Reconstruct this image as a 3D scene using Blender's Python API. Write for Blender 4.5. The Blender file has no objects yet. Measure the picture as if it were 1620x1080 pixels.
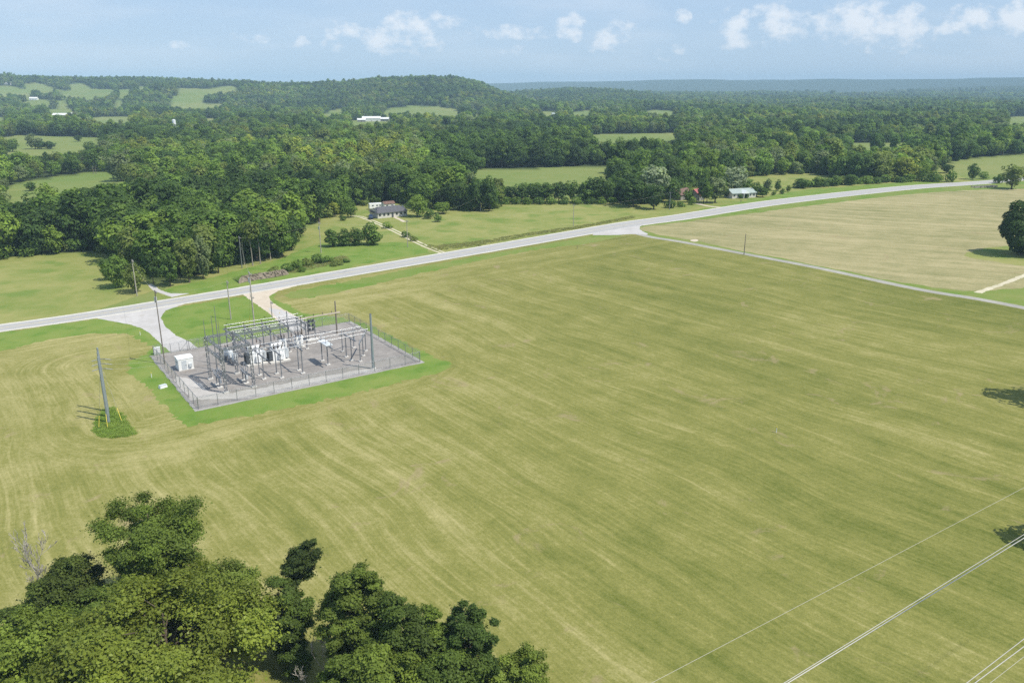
import bpy, math, random
import numpy as np
from mathutils import Vector
from mathutils.geometry import delaunay_2d_cdt

# ------------------------------------------------------------------ camera, sky, sun, exposure
SC = bpy.context.scene
COL = SC.collection
F, CAMH, PITCH = 1260.0, 55.0, math.radians(17.7)     # 28 mm lens, drone 55 m above the field
CP, SP = math.cos(PITCH), math.sin(PITCH)
SUN_EL, SUN_AZ = math.radians(58), math.radians(112)   # azimuth clockwise from +Y

cam_d = bpy.data.cameras.new('camera')
cam_d.sensor_width = 36.0
cam_d.lens = F / 1620 * 36
cam_d.clip_start, cam_d.clip_end = 0.5, 40000
cam = bpy.data.objects.new('camera', cam_d)
COL.objects.link(cam)
cam.location = (0, 0, CAMH)
cam.rotation_euler = (math.pi / 2 - PITCH, 0, 0)
SC.camera = cam

SC.view_settings.view_transform = 'Standard'
SC.view_settings.look = 'None'
SC.view_settings.exposure = 0.17
SC.view_settings.gamma = 1.0
SC.view_settings.use_curve_mapping = False
SC.render.engine = 'CYCLES'
cy = SC.cycles
cy.max_bounces, cy.diffuse_bounces, cy.glossy_bounces = 5, 3, 2
cy.transmission_bounces, cy.transparent_max_bounces, cy.volume_bounces = 3, 8, 0
cy.use_adaptive_sampling = True
cy.adaptive_threshold = 0.006
cy.use_denoising = False
cy.sample_clamp_indirect = 4.0


class Nodes:
    """terse node-tree builder: n(type, {input: value-or-socket}, attr=value) -> node"""
    def __init__(self, tree):
        self.t = tree
        tree.nodes.clear()

    def n(self, typ, ins=None, **attrs):
        nd = self.t.nodes.new(typ)
        for k, v in attrs.items():
            setattr(nd, k, v)
        for k, v in (ins or {}).items():
            s = nd.inputs[k]
            if isinstance(v, bpy.types.NodeSocket):
                self.t.links.new(v, s)
            elif v is not None:
                if s.type == 'RGBA' and len(v) == 3:
                    v = (*v, 1)
                s.default_value = v
        return nd

    def m(self, op, a, b=None, c=None, clamp=False):
        nd = self.n('ShaderNodeMath', operation=op, use_clamp=clamp)
        for i, v in enumerate((a, b, c)):
            if isinstance(v, bpy.types.NodeSocket):
                self.t.links.new(v, nd.inputs[i])
            elif v is not None:
                nd.inputs[i].default_value = v
        return nd.outputs[0]

    def vm(self, op, a, b=None):
        nd = self.n('ShaderNodeVectorMath', operation=op)
        for i, v in enumerate((a, b)):
            if isinstance(v, bpy.types.NodeSocket):
                self.t.links.new(v, nd.inputs[i])
            elif v is not None:
                nd.inputs[i].default_value = v
        return nd.outputs['Value'] if op in ('DOT_PRODUCT', 'LENGTH', 'DISTANCE') else nd.outputs[0]

    def xyz(self, x=0.0, y=0.0, z=0.0):
        return self.n('ShaderNodeCombineXYZ', {0: x, 1: y, 2: z}).outputs[0]

    def noise(self, vec, scale=1.0, detail=2.0, rough=0.5, dist=0.0):
        return self.n('ShaderNodeTexNoise', {'Vector': vec, 'Scale': scale, 'Detail': detail,
                                             'Roughness': rough, 'Distortion': dist}).outputs[0]

    def mix(self, fac, a, b, mode='MIX'):
        nd = self.n('ShaderNodeMix', data_type='RGBA', blend_type=mode, clamp_factor=True)
        for idx, v in ((0, fac), (6, a), (7, b)):
            s = nd.inputs[idx]
            if isinstance(v, bpy.types.NodeSocket):
                self.t.links.new(v, s)
            else:
                s.default_value = (*v, 1) if (idx and len(v) == 3) else v
        return nd.outputs[2]

    def step(self, v, lo, hi, a=0.0, b=1.0):
        return self.n('ShaderNodeMapRange', {0: v, 1: lo, 2: hi, 3: a, 4: b},
                      interpolation_type='SMOOTHSTEP', clamp=True).outputs[0]


def make_world():
    w = bpy.data.worlds.new('World')
    SC.world = w
    w.use_nodes = True
    k = Nodes(w.node_tree)
    sky = k.n('ShaderNodeTexSky', sky_type='NISHITA', sun_disc=False, sun_elevation=SUN_EL,
              sun_rotation=SUN_AZ, altitude=200, air_density=1.0, dust_density=0.2, ozone_density=2.0)
    skyc = k.mix(.70, sky.outputs[0], (5.3, 7.1, 9.7))
    d = k.n('ShaderNodeTexCoord').outputs['Generated']
    sp = k.n('ShaderNodeSeparateXYZ', {0: d})
    yy = k.m('MAXIMUM', sp.outputs[1], 0.2)
    A = k.m('DIVIDE', sp.outputs[0], yy)
    E = k.m('DIVIDE', sp.outputs[2], yy)
    # small fair-weather cumulus low over the horizon: (px, py, half width, half height, weight)
    clouds = [(540, 50, 26, 13, .95), (600, 60, 24, 13, .8), (655, 48, 50, 22, .95), (690, 36, 42, 13, .7), (640, 78, 46, 12, .5),
              (735, 42, 20, 12, .45), (535, 72, 24, 10, .5), (820, 52, 42, 10, .7), (905, 40, 20, 19, .95), (815, 78, 22, 8, .6),
              (965, 65, 30, 20, .6), (985, 45, 24, 12, .55), (1078, 28, 12, 10, .62), (1170, 45, 34, 24, .85), (1230, 40, 40, 24, .85),
              (1240, 14, 40, 10, .55), (1140, 62, 40, 16, .5), (1320, 40, 26, 26, .9), (1370, 36, 52, 24, 1.1), (1428, 34, 46, 22, 1.05), (1410, 62, 50, 18, .65),
              (1535, 32, 36, 18, .95), (1490, 38, 26, 12, .7), (1612, 28, 26, 24, 1.3), (400, 58, 30, 10, .42), (470, 66, 22, 8, .4),
              (80, 76, 22, 10, .38), (192, 82, 14, 8, .42), (275, 74, 26, 8, .36), (1060, 82, 60, 12, .4)]
    tot = None
    nz = k.noise(k.xyz(A, k.m('MULTIPLY', E, 1.5), 3.1), 48, 5, .58)
    warp = k.noise(k.xyz(A, E, 9.0), 30, 3)
    for cx, cyy, rx, ry, wt in clouds:
        b = (540 - cyy) / F
        den = CP + b * SP
        a0, e0 = (cx - 810) / F / den, (-SP + b * CP) / den
        dx = k.m('DIVIDE', k.m('SUBTRACT', A, a0), 1.55 * rx / F)
        dy = k.m('DIVIDE', k.m('SUBTRACT', E, e0), 1.5 * ry / F)
        r2 = k.m('ADD', k.m('MULTIPLY', dx, dx), k.m('MULTIPLY', dy, dy))
        blob = k.m('MULTIPLY', k.m('SUBTRACT', 1.0, r2, clamp=True), wt)
        tot = blob if tot is None else k.m('MAXIMUM', tot, blob)
    dens = k.m('ADD', k.m('MULTIPLY', tot, .75), k.m('MULTIPLY', k.m('ADD', k.m('MULTIPLY', k.m('SUBTRACT', nz, .5), 1.9), k.m('MULTIPLY', k.m('SUBTRACT', warp, .5), 1.3)), k.step(tot, 0.0, .25)))
    mask = k.step(dens, .16, .95)
    veil = k.m('MULTIPLY', k.step(k.noise(k.xyz(k.m('MULTIPLY', A, .5), k.m('MULTIPLY', E, 2.2), 1.0), 9, 4, .55), .42, .75), .30)
    mask = k.m('MULTIPLY', k.m('MAXIMUM', mask, veil), .78)
    front = k.step(sp.outputs[1], .2, .5)
    mask = k.m('MULTIPLY', mask, front)
    bg = k.n('ShaderNodeBackground', {'Color': skyc, 'Strength': SKY_STRENGTH})
    cl = k.n('ShaderNodeBackground', {'Color': (.93, .96, 1.0), 'Strength': .92})
    ms = k.n('ShaderNodeMixShader', {0: mask, 1: bg.outputs[0], 2: cl.outputs[0]})
    k.n('ShaderNodeOutputWorld', {'Surface': ms.outputs[0]})


SKY_STRENGTH = 0.088
make_world()
sun_d = bpy.data.lights.new('sun', 'SUN')
sun_d.energy, sun_d.angle, sun_d.color = 5.0, math.radians(.53), (1, .945, .83)
sun = bpy.data.objects.new('sun', sun_d)
COL.objects.link(sun)
SUNV = Vector((math.sin(SUN_AZ) * math.cos(SUN_EL), math.cos(SUN_AZ) * math.cos(SUN_EL), math.sin(SUN_EL)))
sun.location = SUNV * 400
sun.rotation_euler = SUNV.to_track_quat('Z', 'Y').to_euler()


# ------------------------------------------------------------------ helpers
def G(px, py, z=0.0):
    """ground point (height z) seen at photo pixel (px, py)"""
    a, b = (px - 810) / F, (540 - py) / F
    d = (a, CP + b * SP, -SP + b * CP)
    t = (z - CAMH) / d[2]
    return Vector((d[0] * t, d[1] * t, z))


def PX(x, y, z):
    z = z - CAMH
    dep = y * CP - z * SP
    return 810 + F * x / dep, 540 - F * (y * SP + z * CP) / dep


def HT(x, y, z0, ty):
    """height above z0 of something standing at x, y whose top is seen at photo row ty"""
    lo, hi = 0, 80
    for _ in range(40):
        m = (lo + hi) / 2
        if PX(x, y, z0 + m)[1] > ty: lo = m
        else: hi = m
    return lo


U2, W2 = Vector((.8203, .5720, 0)), Vector((-.5720, .8203, 0))   # along the highway / away from it
YARD = G(315, 648)
YANG = math.atan2(U2.y, U2.x)


def S(a, b, z=0.0):
    """yard coordinates: a along the highway, b towards it"""
    return YARD + U2 * a + W2 * b + Vector((0, 0, z))


def tag(o, label=None, cat=None, group=None, kind=None):
    for k_, v in (('label', label), ('category', cat), ('group', group), ('kind', kind)):
        if v: o[k_] = v
    return o


def thing(name, label, cat, loc=(0, 0, 0), rz=0.0, group=None):
    o = bpy.data.objects.new(name, None)
    COL.objects.link(o)
    o.empty_display_size = .5
    o.location, o.rotation_euler = loc, (0, 0, rz)
    return tag(o, label, cat, group)


def copy_tree(o, parent=None):
    c = o.copy()
    COL.objects.link(c)
    c.parent = parent
    for ch in o.children:
        copy_tree(ch, c)
    return c


class MB:
    """collects shapes and links them as one mesh object"""
    def __init__(self):
        self.v, self.f, self.s = [], [], []

    def add(self, vs, fs, smooth=False):
        o = len(self.v)
        self.v += [tuple(p) for p in vs]
        self.f += [tuple(i + o for i in q) for q in fs]
        self.s += [smooth] * len(fs)
        return self

    def box(self, c, size, rz=0.0, taper=1.0):
        sx, sy, sz = (q / 2 for q in size)
        cs, sn = math.cos(rz), math.sin(rz)
        vs = []
        for z in (-sz, sz):
            k = 1 if z < 0 else taper
            for x, y in ((-sx, -sy), (sx, -sy), (sx, sy), (-sx, sy)):
                vs.append((c[0] + (x * cs - y * sn) * k, c[1] + (x * sn + y * cs) * k, c[2] + z))
        return self.add(vs, [(3, 2, 1, 0), (4, 5, 6, 7), (0, 1, 5, 4), (1, 2, 6, 5), (2, 3, 7, 6), (3, 0, 4, 7)])

    def bar(self, p, q, w, h=None):
        """square bar from p to q"""
        p, q = Vector(p), Vector(q)
        d = (q - p).normalized()
        up = Vector((0, 0, 1)) if abs(d.z) < .95 else Vector((1, 0, 0))
        a = d.cross(up).normalized() * w / 2
        b = a.cross(d).normalized() * (h or w) / 2
        vs = [p - a - b, p + a - b, p + a + b, p - a + b, q - a - b, q + a - b, q + a + b, q - a + b]
        return self.add(vs, [(0, 1, 2, 3), (7, 6, 5, 4), (4, 5, 1, 0), (5, 6, 2, 1), (6, 7, 3, 2), (7, 4, 0, 3)])

    def tube(self, pts, radii, n=8, caps=True):
        pts = [Vector(p) for p in pts]
        if not hasattr(radii, '__len__'): radii = [radii] * len(pts)
        vs, fs = [], []
        ref = None
        for i, p in enumerate(pts):
            d = (pts[min(i + 1, len(pts) - 1)] - pts[max(i - 1, 0)]).normalized()
            if ref is None:
                ref = d.cross(Vector((0, 0, 1)) if abs(d.z) < .9 else Vector((1, 0, 0))).normalized()
            a = (ref - d * ref.dot(d)).normalized()
            ref = a
            b = d.cross(a)
            for k in range(n):
                t = 2 * math.pi * k / n
                vs.append(p + (a * math.cos(t) + b * math.sin(t)) * radii[i])
        for i in range(len(pts) - 1):
            for k in range(n):
                fs.append((i * n + k, i * n + (k + 1) % n, (i + 1) * n + (k + 1) % n, (i + 1) * n + k))
        self.add(vs, fs, True)
        if caps:
            m = len(pts) - 1
            self.add([vs[k] for k in range(n)][::-1], [tuple(range(n))])
            self.add([vs[m * n + k] for k in range(n)], [tuple(range(n))])
        return self

    def insulator(self, p, q, r=.09, discs=7):
        """porcelain post or string: sheds along p-q"""
        p, q = Vector(p), Vector(q)
        pts, rad = [], []
        for i in range(discs):
            for f_, r_ in ((0.0, .45), (.35, 1), (.65, .5)):
                pts.append(p.lerp(q, (i + f_) / discs)); rad.append(r * r_)
        pts.append(q); rad.append(r * .45)
        return self.tube(pts, rad, 6)

    def build(self, name, mat, parent=None, loc=None):
        me = bpy.data.meshes.new(name)
        me.from_pydata(self.v, [], self.f)
        me.polygons.foreach_set('use_smooth', self.s)
        for m_ in (mat if isinstance(mat, (list, tuple)) else [mat]):
            me.materials.append(m_)
        me.update()
        o = bpy.data.objects.new(name, me)
        COL.objects.link(o)
        if parent: o.parent = parent
        if loc is not None: o.location = loc
        return o


# ------------------------------------------------------------------ materials
def new_mat(name):
    m_ = bpy.data.materials.new(name)
    m_.use_nodes = True
    return m_, Nodes(m_.node_tree)


def finish(k, col, rough=.9, spec=.2, metal=0.0, bump=None, bdist=.05, bstr=.5):
    ins = {'Base Color': col, 'Roughness': rough, 'Specular IOR Level': spec, 'Metallic': metal}
    if bump is not None:
        ins['Normal'] = k.n('ShaderNodeBump', {'Height': bump, 'Distance': bdist, 'Strength': bstr}).outputs[0]
    b = k.n('ShaderNodeBsdfPrincipled', ins)
    k.n('ShaderNodeOutputMaterial', {'Surface': b.outputs[0]})


def mat_plain(name, col, rough=.7, spec=.3, metal=0.0, var=.18, scale=1.2):
    """paint, steel, timber: one colour with weathering"""
    m_, k = new_mat(name)
    co = k.n('ShaderNodeTexCoord').outputs['Object']
    n1 = k.noise(co, scale, 5, .65)
    n2 = k.noise(co, scale * 9, 2)
    f_ = k.m('ADD', k.m('MULTIPLY', n1, .7), k.m('MULTIPLY', n2, .3))
    c = k.mix(k.step(f_, .3, .7), tuple(x * (1 - var) for x in col), tuple(min(1, x * (1 + var)) for x in col))
    finish(k, c, rough, spec, metal)
    return m_


def mat_grass(name, green, straw, lush, patch=30.0, amount=.45, fine=1.0):
    """rough grass: clumps of green and straw, with a lush tone in patches"""
    m_, k = new_mat(name)
    co = k.n('ShaderNodeTexCoord').outputs['Object']
    big = k.noise(co, 1 / patch, 4, .6, .4)
    mid = k.noise(co, 1 / 4.5, 4, .65, .3)
    sm = k.noise(co, 1.6 * fine, 3, .7)
    tiny = k.noise(co, 5.5 * fine, 2, .7)
    v = k.m('ADD', k.m('ADD', k.m('MULTIPLY', big, .42), k.m('MULTIPLY', mid, .33)), k.m('MULTIPLY', sm, .25))
    c = k.mix(k.step(v, .5 - amount * .3, .5 + amount * .3), straw, green)
    c = k.mix(k.m('MULTIPLY', k.step(k.noise(co, 1 / (patch * .5), 3), .5, .72), .7), c, lush)
    grain = k.m('ADD', .62, k.m('MULTIPLY', k.m('ADD', k.m('MULTIPLY', tiny, .55), k.m('MULTIPLY', sm, .45)), .76))
    c = k.mix(1.0, c, k.n('ShaderNodeCombineColor', {0: grain, 1: grain, 2: grain}).outputs[0], 'MULTIPLY')
    finish(k, c, .95, .1, bump=k.m('ADD', k.m('MULTIPLY', sm, .7), k.m('MULTIPLY', tiny, .3)), bdist=.25, bstr=.55)
    return m_


def mat_mown(name, green, mid_c, straw, pad=None, angle=0.0):
    """hay meadow freshly cut: swaths run across the highway's direction, headland passes follow road and yard"""
    m_, k = new_mat(name)
    co = k.n('ShaderNodeTexCoord').outputs['Object']
    rot = k.n('ShaderNodeMapping', {'Vector': co, 'Rotation': (0, 0, -YANG - angle)}).outputs[0]
    wv = k.noise(co, 1 / 90, 2, .5)
    wv2 = k.noise(co, 1 / 22, 2, .5)
    s_ = k.n('ShaderNodeSeparateXYZ', {0: rot})
    u = k.m('ADD', s_.outputs[0], k.m('ADD', k.m('MULTIPLY', wv, 15), k.m('MULTIPLY', wv2, 2.2)))
    w = s_.outputs[1]

    def rows(c_, al, seed):
        a_ = k.noise(k.xyz(k.m('MULTIPLY', c_, 1 / 5.2), k.m('MULTIPLY', al, 1 / 110), seed), 1, 1, .5)
        b_ = k.noise(k.xyz(k.m('MULTIPLY', c_, 1 / 1.5), k.m('MULTIPLY', al, 1 / 34), seed + 3), 1, 2, .6)
        d_ = k.noise(k.xyz(k.m('MULTIPLY', c_, 1 / .42), k.m('MULTIPLY', al, 1 / 7), seed + 6), 1, 2, .6)
        e_ = k.noise(k.xyz(k.m('MULTIPLY', c_, 1 / 14), k.m('MULTIPLY', al, 1 / 75), seed + 8), 1, 2, .6)
        l_ = k.step(k.noise(k.xyz(k.m('MULTIPLY', c_, 1 / .75), k.m('MULTIPLY', al, 1 / 30), seed + 11), 1, 1, .5), .54, .70)
        return k.m('ADD', k.m('ADD', k.m('MULTIPLY', a_, .25), k.m('MULTIPLY', b_, .25)), k.m('ADD', k.m('MULTIPLY', d_, .26), k.m('ADD', k.m('MULTIPLY', e_, .14), k.m('MULTIPLY', l_, .045))))
    r = rows(u, w, 1.0)
    if pad:
        (a0, a1, b0, b1, hw) = pad          # yard rectangle and highway line in rotated coordinates
        dx = k.m('MAXIMUM', k.m('SUBTRACT', k.m('ABSOLUTE', k.m('SUBTRACT', s_.outputs[0], (a0 + a1) / 2)), (a1 - a0) / 2), 0.0)
        dy = k.m('MAXIMUM', k.m('SUBTRACT', k.m('ABSOLUTE', k.m('SUBTRACT', w, (b0 + b1) / 2)), (b1 - b0) / 2), 0.0)
        dist = k.m('SQRT', k.m('ADD', k.m('MULTIPLY', dx, dx), k.m('MULTIPLY', dy, dy)))
        dist = k.m('MINIMUM', dist, k.m('SUBTRACT', hw, w))
        dw = k.m('ADD', dist, k.m('MULTIPLY', wv2, 2.5))
        r2 = rows(dw, k.m('SUBTRACT', s_.outputs[0], w), 21.0)
        f_ = k.step(dist, 11, 25, 1.0, 0.0)
        rm = k.n('ShaderNodeMix', {0: f_, 2: r, 3: r2}, data_type='FLOAT').outputs[0]
        r = rm
    big = k.noise(co, 1 / 55, 4, .6, .5)
    med = k.noise(co, 1 / 7, 5, .7, .4)
    g1 = k.noise(co, 1.3, 3, .75)
    g2 = k.noise(co, 4.2, 2, .8)
    zone = k.step(k.n('ShaderNodeSeparateXYZ', {0: co}).outputs[0], -70, 60, .045, -.045)
    v = k.m('ADD', zone, k.m('ADD', k.m('ADD', k.m('MULTIPLY', r, .80), k.m('MULTIPLY', big, .24)), k.m('MULTIPLY', med, .24)))
    v = k.m('ADD', v, k.m('ADD', k.m('MULTIPLY', g1, .17), k.m('MULTIPLY', g2, .15)))     # mean ~ .80
    cr = k.n('ShaderNodeValToRGB', {0: k.m('MULTIPLY', k.m('SUBTRACT', v, .545), 2.3)})
    el = cr.color_ramp.elements
    el[0].position, el[0].color = .10, (*green, 1)
    el[1].position, el[1].color = .92, (*straw, 1)
    e2 = el.new(.5); e2.color = (*mid_c, 1)
    c = cr.outputs[0]
    bare = k.m('MULTIPLY', k.step(k.noise(co, 1 / 11, 5, .7, 1.0), 0.59, .69), .6)
    c = k.mix(bare, c, (.27, .215, .12))
    grain = k.m('ADD', .70, k.m('MULTIPLY', k.m('ADD', k.m('MULTIPLY', g2, .6), k.m('MULTIPLY', g1, .4)), .6))
    c = k.mix(1.0, c, k.n('ShaderNodeCombineColor', {0: grain, 1: grain, 2: grain}).outputs[0], 'MULTIPLY')
    finish(k, c, .95, .1, bump=k.m('ADD', k.m('MULTIPLY', g1, .5), k.m('ADD', k.m('MULTIPLY', g2, .3), k.m('MULTIPLY', r, .8))), bdist=.22, bstr=.6)
    return m_


def mat_gravel(name, c0, c1, scale=1.0, rough=.92, stain=(.2, .18, .16), amt=.5):
    m_, k = new_mat(name)
    co = k.n('ShaderNodeTexCoord').outputs['Object']
    n1 = k.noise(co, .12 * scale, 5, .65, .5)
    n2 = k.noise(co, 1.1 * scale, 4, .7)
    n3 = k.noise(co, 7 * scale, 2, .7)
    v = k.m('ADD', k.m('ADD', k.m('MULTIPLY', n1, .45), k.m('MULTIPLY', n2, .3)), k.m('MULTIPLY', n3, .25))
    c = k.mix(k.step(v, .34, .66), c0, c1)
    c = k.mix(k.m('MULTIPLY', k.step(k.noise(co, .3 * scale, 5, .7, 1.2), .52, .72), amt), c, stain)
    finish(k, c, rough, .15, bump=n3, bdist=.04, bstr=.5)
    return m_


def mat_leaf(name, rough=.55, trans=.36):
    """foliage: tone of the tree (property 'tone') times the leaf's own tint"""
    m_, k = new_mat(name)
    tone = k.n('ShaderNodeAttribute', attribute_type='INSTANCER', attribute_name='tone').outputs['Color']
    tint = k.n('ShaderNodeAttribute', attribute_type='GEOMETRY', attribute_name='tint').outputs['Fac']
    c = k.mix(1.0, tone, k.n('ShaderNodeCombineColor', {0: tint, 1: tint, 2: tint}).outputs[0], 'MULTIPLY')
    yel = k.mix(k.step(tint, .95, 1.6, 0.0, .5), c, k.mix(1.0, c, (1.15, 1.12, .8), 'MULTIPLY'))
    p = k.n('ShaderNodeBsdfPrincipled', {'Base Color': yel, 'Roughness': rough, 'Specular IOR Level': .12})
    t = k.n('ShaderNodeBsdfTranslucent', {'Color': k.mix(1.0, yel, (1.25, 1.35, .6), 'MULTIPLY')})
    ms = k.n('ShaderNodeMixShader', {0: trans, 1: p.outputs[0], 2: t.outputs[0]})
    k.n('ShaderNodeOutputMaterial', {'Surface': ms.outputs[0]})
    return m_


def mat_bark(name, col):
    m_, k = new_mat(name)
    co = k.n('ShaderNodeTexCoord').outputs['Object']
    n = k.noise(k.n('ShaderNodeMapping', {'Vector': co, 'Scale': (5, 5, 1.2)}).outputs[0], 1.5, 5, .7)
    c = k.mix(k.step(n, .3, .7), tuple(x * .55 for x in col), tuple(x * 1.3 for x in col))
    finish(k, c, .95, .1, bump=n, bdist=.05)
    return m_


M = {
    'mown': None,
    'verge': mat_grass('verge_grass', (.112, .192, .030), (.185, .225, .056), (.085, .165, .023), 10, .6, .8),
    'pasture': mat_grass('pasture_grass', (.150, .192, .042), (.270, .258, .095), (.105, .175, .03), 22, .62, .7),
    'lawn': mat_grass('lawn_grass', (.125, .19, .034), (.19, .21, .062), (.10, .185, .026), 20, .5, .8),
    'ground': mat_grass('meadow_grass', (.12, .17, .040), (.19, .205, .075), (.085, .145, .032), 70, .55, .5),
    'pad': mat_gravel('yard_gravel', (.175, .162, .153), (.315, .29, .272), 1.3, stain=(.19, .155, .13), amt=.5),
    'pad_edge': mat_gravel('pale_gravel', (.32, .30, .285), (.46, .44, .42), 1.3, stain=(.34, .32, .29)),
    'kerb': mat_gravel('kerb_stone', (.22, .21, .20), (.35, .335, .32), 1.6, stain=(.20, .20, .13), amt=.6),
    'concrete': mat_gravel('concrete', (.48, .46, .43), (.60, .58, .55), 1, .85, stain=(.36, .34, .31)),
    'drive': mat_gravel('drive_gravel', (.36, .345, .335), (.48, .46, .45), .9, stain=(.34, .31, .27), amt=.6),
    'lane': mat_gravel('worn_lane', (.235, .225, .20), (.36, .345, .31), 1.0, stain=(.26, .25, .15), amt=.6),
    'tan': mat_gravel('tan_gravel', (.42, .355, .28), (.56, .49, .40), 1.1, stain=(.36, .29, .21)),
    'shoulder': mat_gravel('road_shoulder', (.46, .43, .37), (.60, .57, .51), 1.4, stain=(.38, .35, .26)),
    'track': mat_gravel('farm_track', (.40, .36, .25), (.56, .51, .39), 1.2, stain=(.28, .30, .13)),
    'rock': mat_gravel('cut_rock', (.115, .092, .07), (.29, .245, .19), 1.6, stain=(.075, .085, .03), amt=.8),
    'steel': mat_plain('galvanised_steel', (.25, .26, .28), .45, .5, .55, .2),
    'dsteel': mat_plain('weathered_steel', (.21, .22, .24), .5, .5, .4, .25),
    'alum': mat_plain('aluminium_tube', (.48, .49, .51), .38, .5, .6, .08),
    'porcelain': mat_plain('grey_porcelain', (.30, .31, .34), .3, .5, 0, .1),
    'brownp': mat_plain('brown_porcelain', (.09, .06, .05), .3, .5, 0, .1),
    'white': mat_plain('white_paint', (.78, .79, .79), .5, .4, 0, .05, .7),
    'lgrey': mat_plain('grey_enamel', (.52, .55, .57), .45, .4, 0, .08),
    'dgrey': mat_plain('dark_grey_paint', (.07, .08, .09), .5, .4, 0, .2),
    'wood': mat_plain('pole_timber', (.36, .33, .28), .9, .1, 0, .3, 2),
    'dwood': mat_plain('tarred_timber', (.19, .165, .14), .9, .1, 0, .3, 2),
    'spole': mat_plain('blue_grey_steel', (.27, .31, .33), .5, .4, .3, .12),
    'yellow': mat_plain('yellow_guard', (.62, .50, .07), .5, .4),
    'roofd': mat_plain('dark_shingles', (.105, .105, .115), .9, .1, 0, .25, 1.5),
    'roofr': mat_plain('red_metal_roof', (.34, .095, .09), .55, .3, 0, .15),
    'roofb': mat_plain('rusty_roof', (.155, .095, .075), .8, .2, 0, .3),
    'roofg': mat_plain('pale_green_roof', (.30, .35, .33), .7, .2, 0, .12),
    'roofl': mat_plain('pale_metal_roof', (.66, .66, .66), .5, .4, 0, .1),
    'brickw': mat_plain('whitewashed_wall', (.58, .55, .50), .9, .1, 0, .12, 1.4),
    'siding': mat_plain('white_siding', (.74, .74, .72), .7, .2, 0, .05),
    'barnred': mat_plain('barn_red', (.26, .06, .05), .8, .2, 0, .2),
    'greywall': mat_plain('grey_boards', (.28, .27, .25), .9, .1, 0, .2),
    'glass': mat_plain('dark_glass', (.03, .035, .04), .1, .6, 0, .1),
    'bluecar': mat_plain('dark_blue_paint', (.02, .045, .11), .25, .6, .2, .05),
    'tyre': mat_plain('tyre_rubber', (.02, .02, .02), .8, .2),
    'bark': mat_bark('brown_bark', (.12, .095, .07)),
    'pale_bark': mat_bark('pale_bark', (.30, .27, .225)),
    'dead_bark': mat_bark('bare_grey_wood', (.36, .33, .29)),
    'wire': mat_plain('bright_conductor', (.44, .42, .37), .5, .4, .25, .05),
    'dwire': mat_plain('weathered_conductor', (.42, .40, .33), .6, .3, .1, .05),
    'leaf': mat_leaf('foliage'),
    'yleaf': mat_leaf('glossy_foliage', .42, .36),
}
rot2 = lambda v: (v.x * math.cos(YANG) + v.y * math.sin(YANG), -v.x * math.sin(YANG) + v.y * math.cos(YANG))
_y = rot2(YARD)
M['mown'] = mat_mown('mown_hay_meadow', (.094, .114, .021), (.190, .187, .053), (.350, .312, .142),
                     pad=(_y[0], _y[0] + 45, _y[1], _y[1] + 37, _y[1] + 66), angle=.06)
M['hay'] = mat_mown('cut_hay_stubble', (.150, .158, .060), (.305, .270, .140), (.43, .37, .225), angle=.5)


def mat_asphalt():
    m_, k = new_mat('asphalt')
    co = k.n('ShaderNodeTexCoord').outputs['Object']
    at = k.n('ShaderNodeAttribute', attribute_type='GEOMETRY', attribute_name='across').outputs['Fac']   # -1..1
    n1 = k.noise(co, .25, 5, .7, .6)
    n3 = k.noise(co, 5, 2, .7)
    c = k.mix(k.m('ADD', k.m('MULTIPLY', n1, .6), k.m('MULTIPLY', n3, .4)), (.28, .275, .27), (.43, .42, .41))
    lane = k.m('ABSOLUTE', k.m('SUBTRACT', k.m('ABSOLUTE', at), .5))          # wheel tracks sit either side of each lane's middle
    tr = k.m('MULTIPLY', k.step(k.m('ABSOLUTE', k.m('SUBTRACT', lane, .2)), .0, .13, 1.0, 0.0), k.m('ADD', .15, k.m('MULTIPLY', n1, .5)))
    c = k.mix(tr, c, (.25, .245, .245))
    crack = k.m('MULTIPLY', k.step(k.n('ShaderNodeTexVoronoi', {'Vector': co, 'Scale': .22}, feature='DISTANCE_TO_EDGE').outputs['Distance'], .0, .022, 1.0, 0.0), .3)
    c = k.mix(crack, c, (.16, .155, .15))
    finish(k, c, .9, .2, bump=n3, bdist=.02)
    return m_


def mat_mark(name, col):
    m_, k = new_mat(name)
    co = k.n('ShaderNodeTexCoord').outputs['Object']
    c = k.mix(k.step(k.noise(co, 1.8, 5, .8), .40, .62), col, (.42, .41, .39))
    finish(k, c, .8, .2)
    return m_


def mat_mesh():
    """woven wire: open between the wires"""
    m_, k = new_mat('chain_link')
    co = k.n('ShaderNodeTexCoord').outputs['Object']
    s_ = k.n('ShaderNodeSeparateXYZ', {0: co})
    h = k.m('ADD', s_.outputs[0], s_.outputs[1])
    a = k.m('ABSOLUTE', k.m('SINE', k.m('MULTIPLY', k.m('ADD', h, s_.outputs[2]), 44)))
    b = k.m('ABSOLUTE', k.m('SINE', k.m('MULTIPLY', k.m('SUBTRACT', h, s_.outputs[2]), 44)))
    wire = k.m('LESS_THAN', k.m('MINIMUM', a, b), .15)
    p = k.n('ShaderNodeBsdfPrincipled', {'Base Color': (.42, .43, .44, 1), 'Metallic': .4, 'Roughness': .5})
    t = k.n('ShaderNodeBsdfTransparent')
    ms = k.n('ShaderNodeMixShader', {0: wire, 1: t.outputs[0], 2: p.outputs[0]})
    k.n('ShaderNodeOutputMaterial', {'Surface': ms.outputs[0]})
    return m_


M['asphalt'], M['mesh'] = mat_asphalt(), mat_mesh()
M['ymark'], M['wmark'] = mat_mark('yellow_line_paint', (.60, .46, .10)), mat_mark('white_line_paint', (.78, .78, .76))


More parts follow.
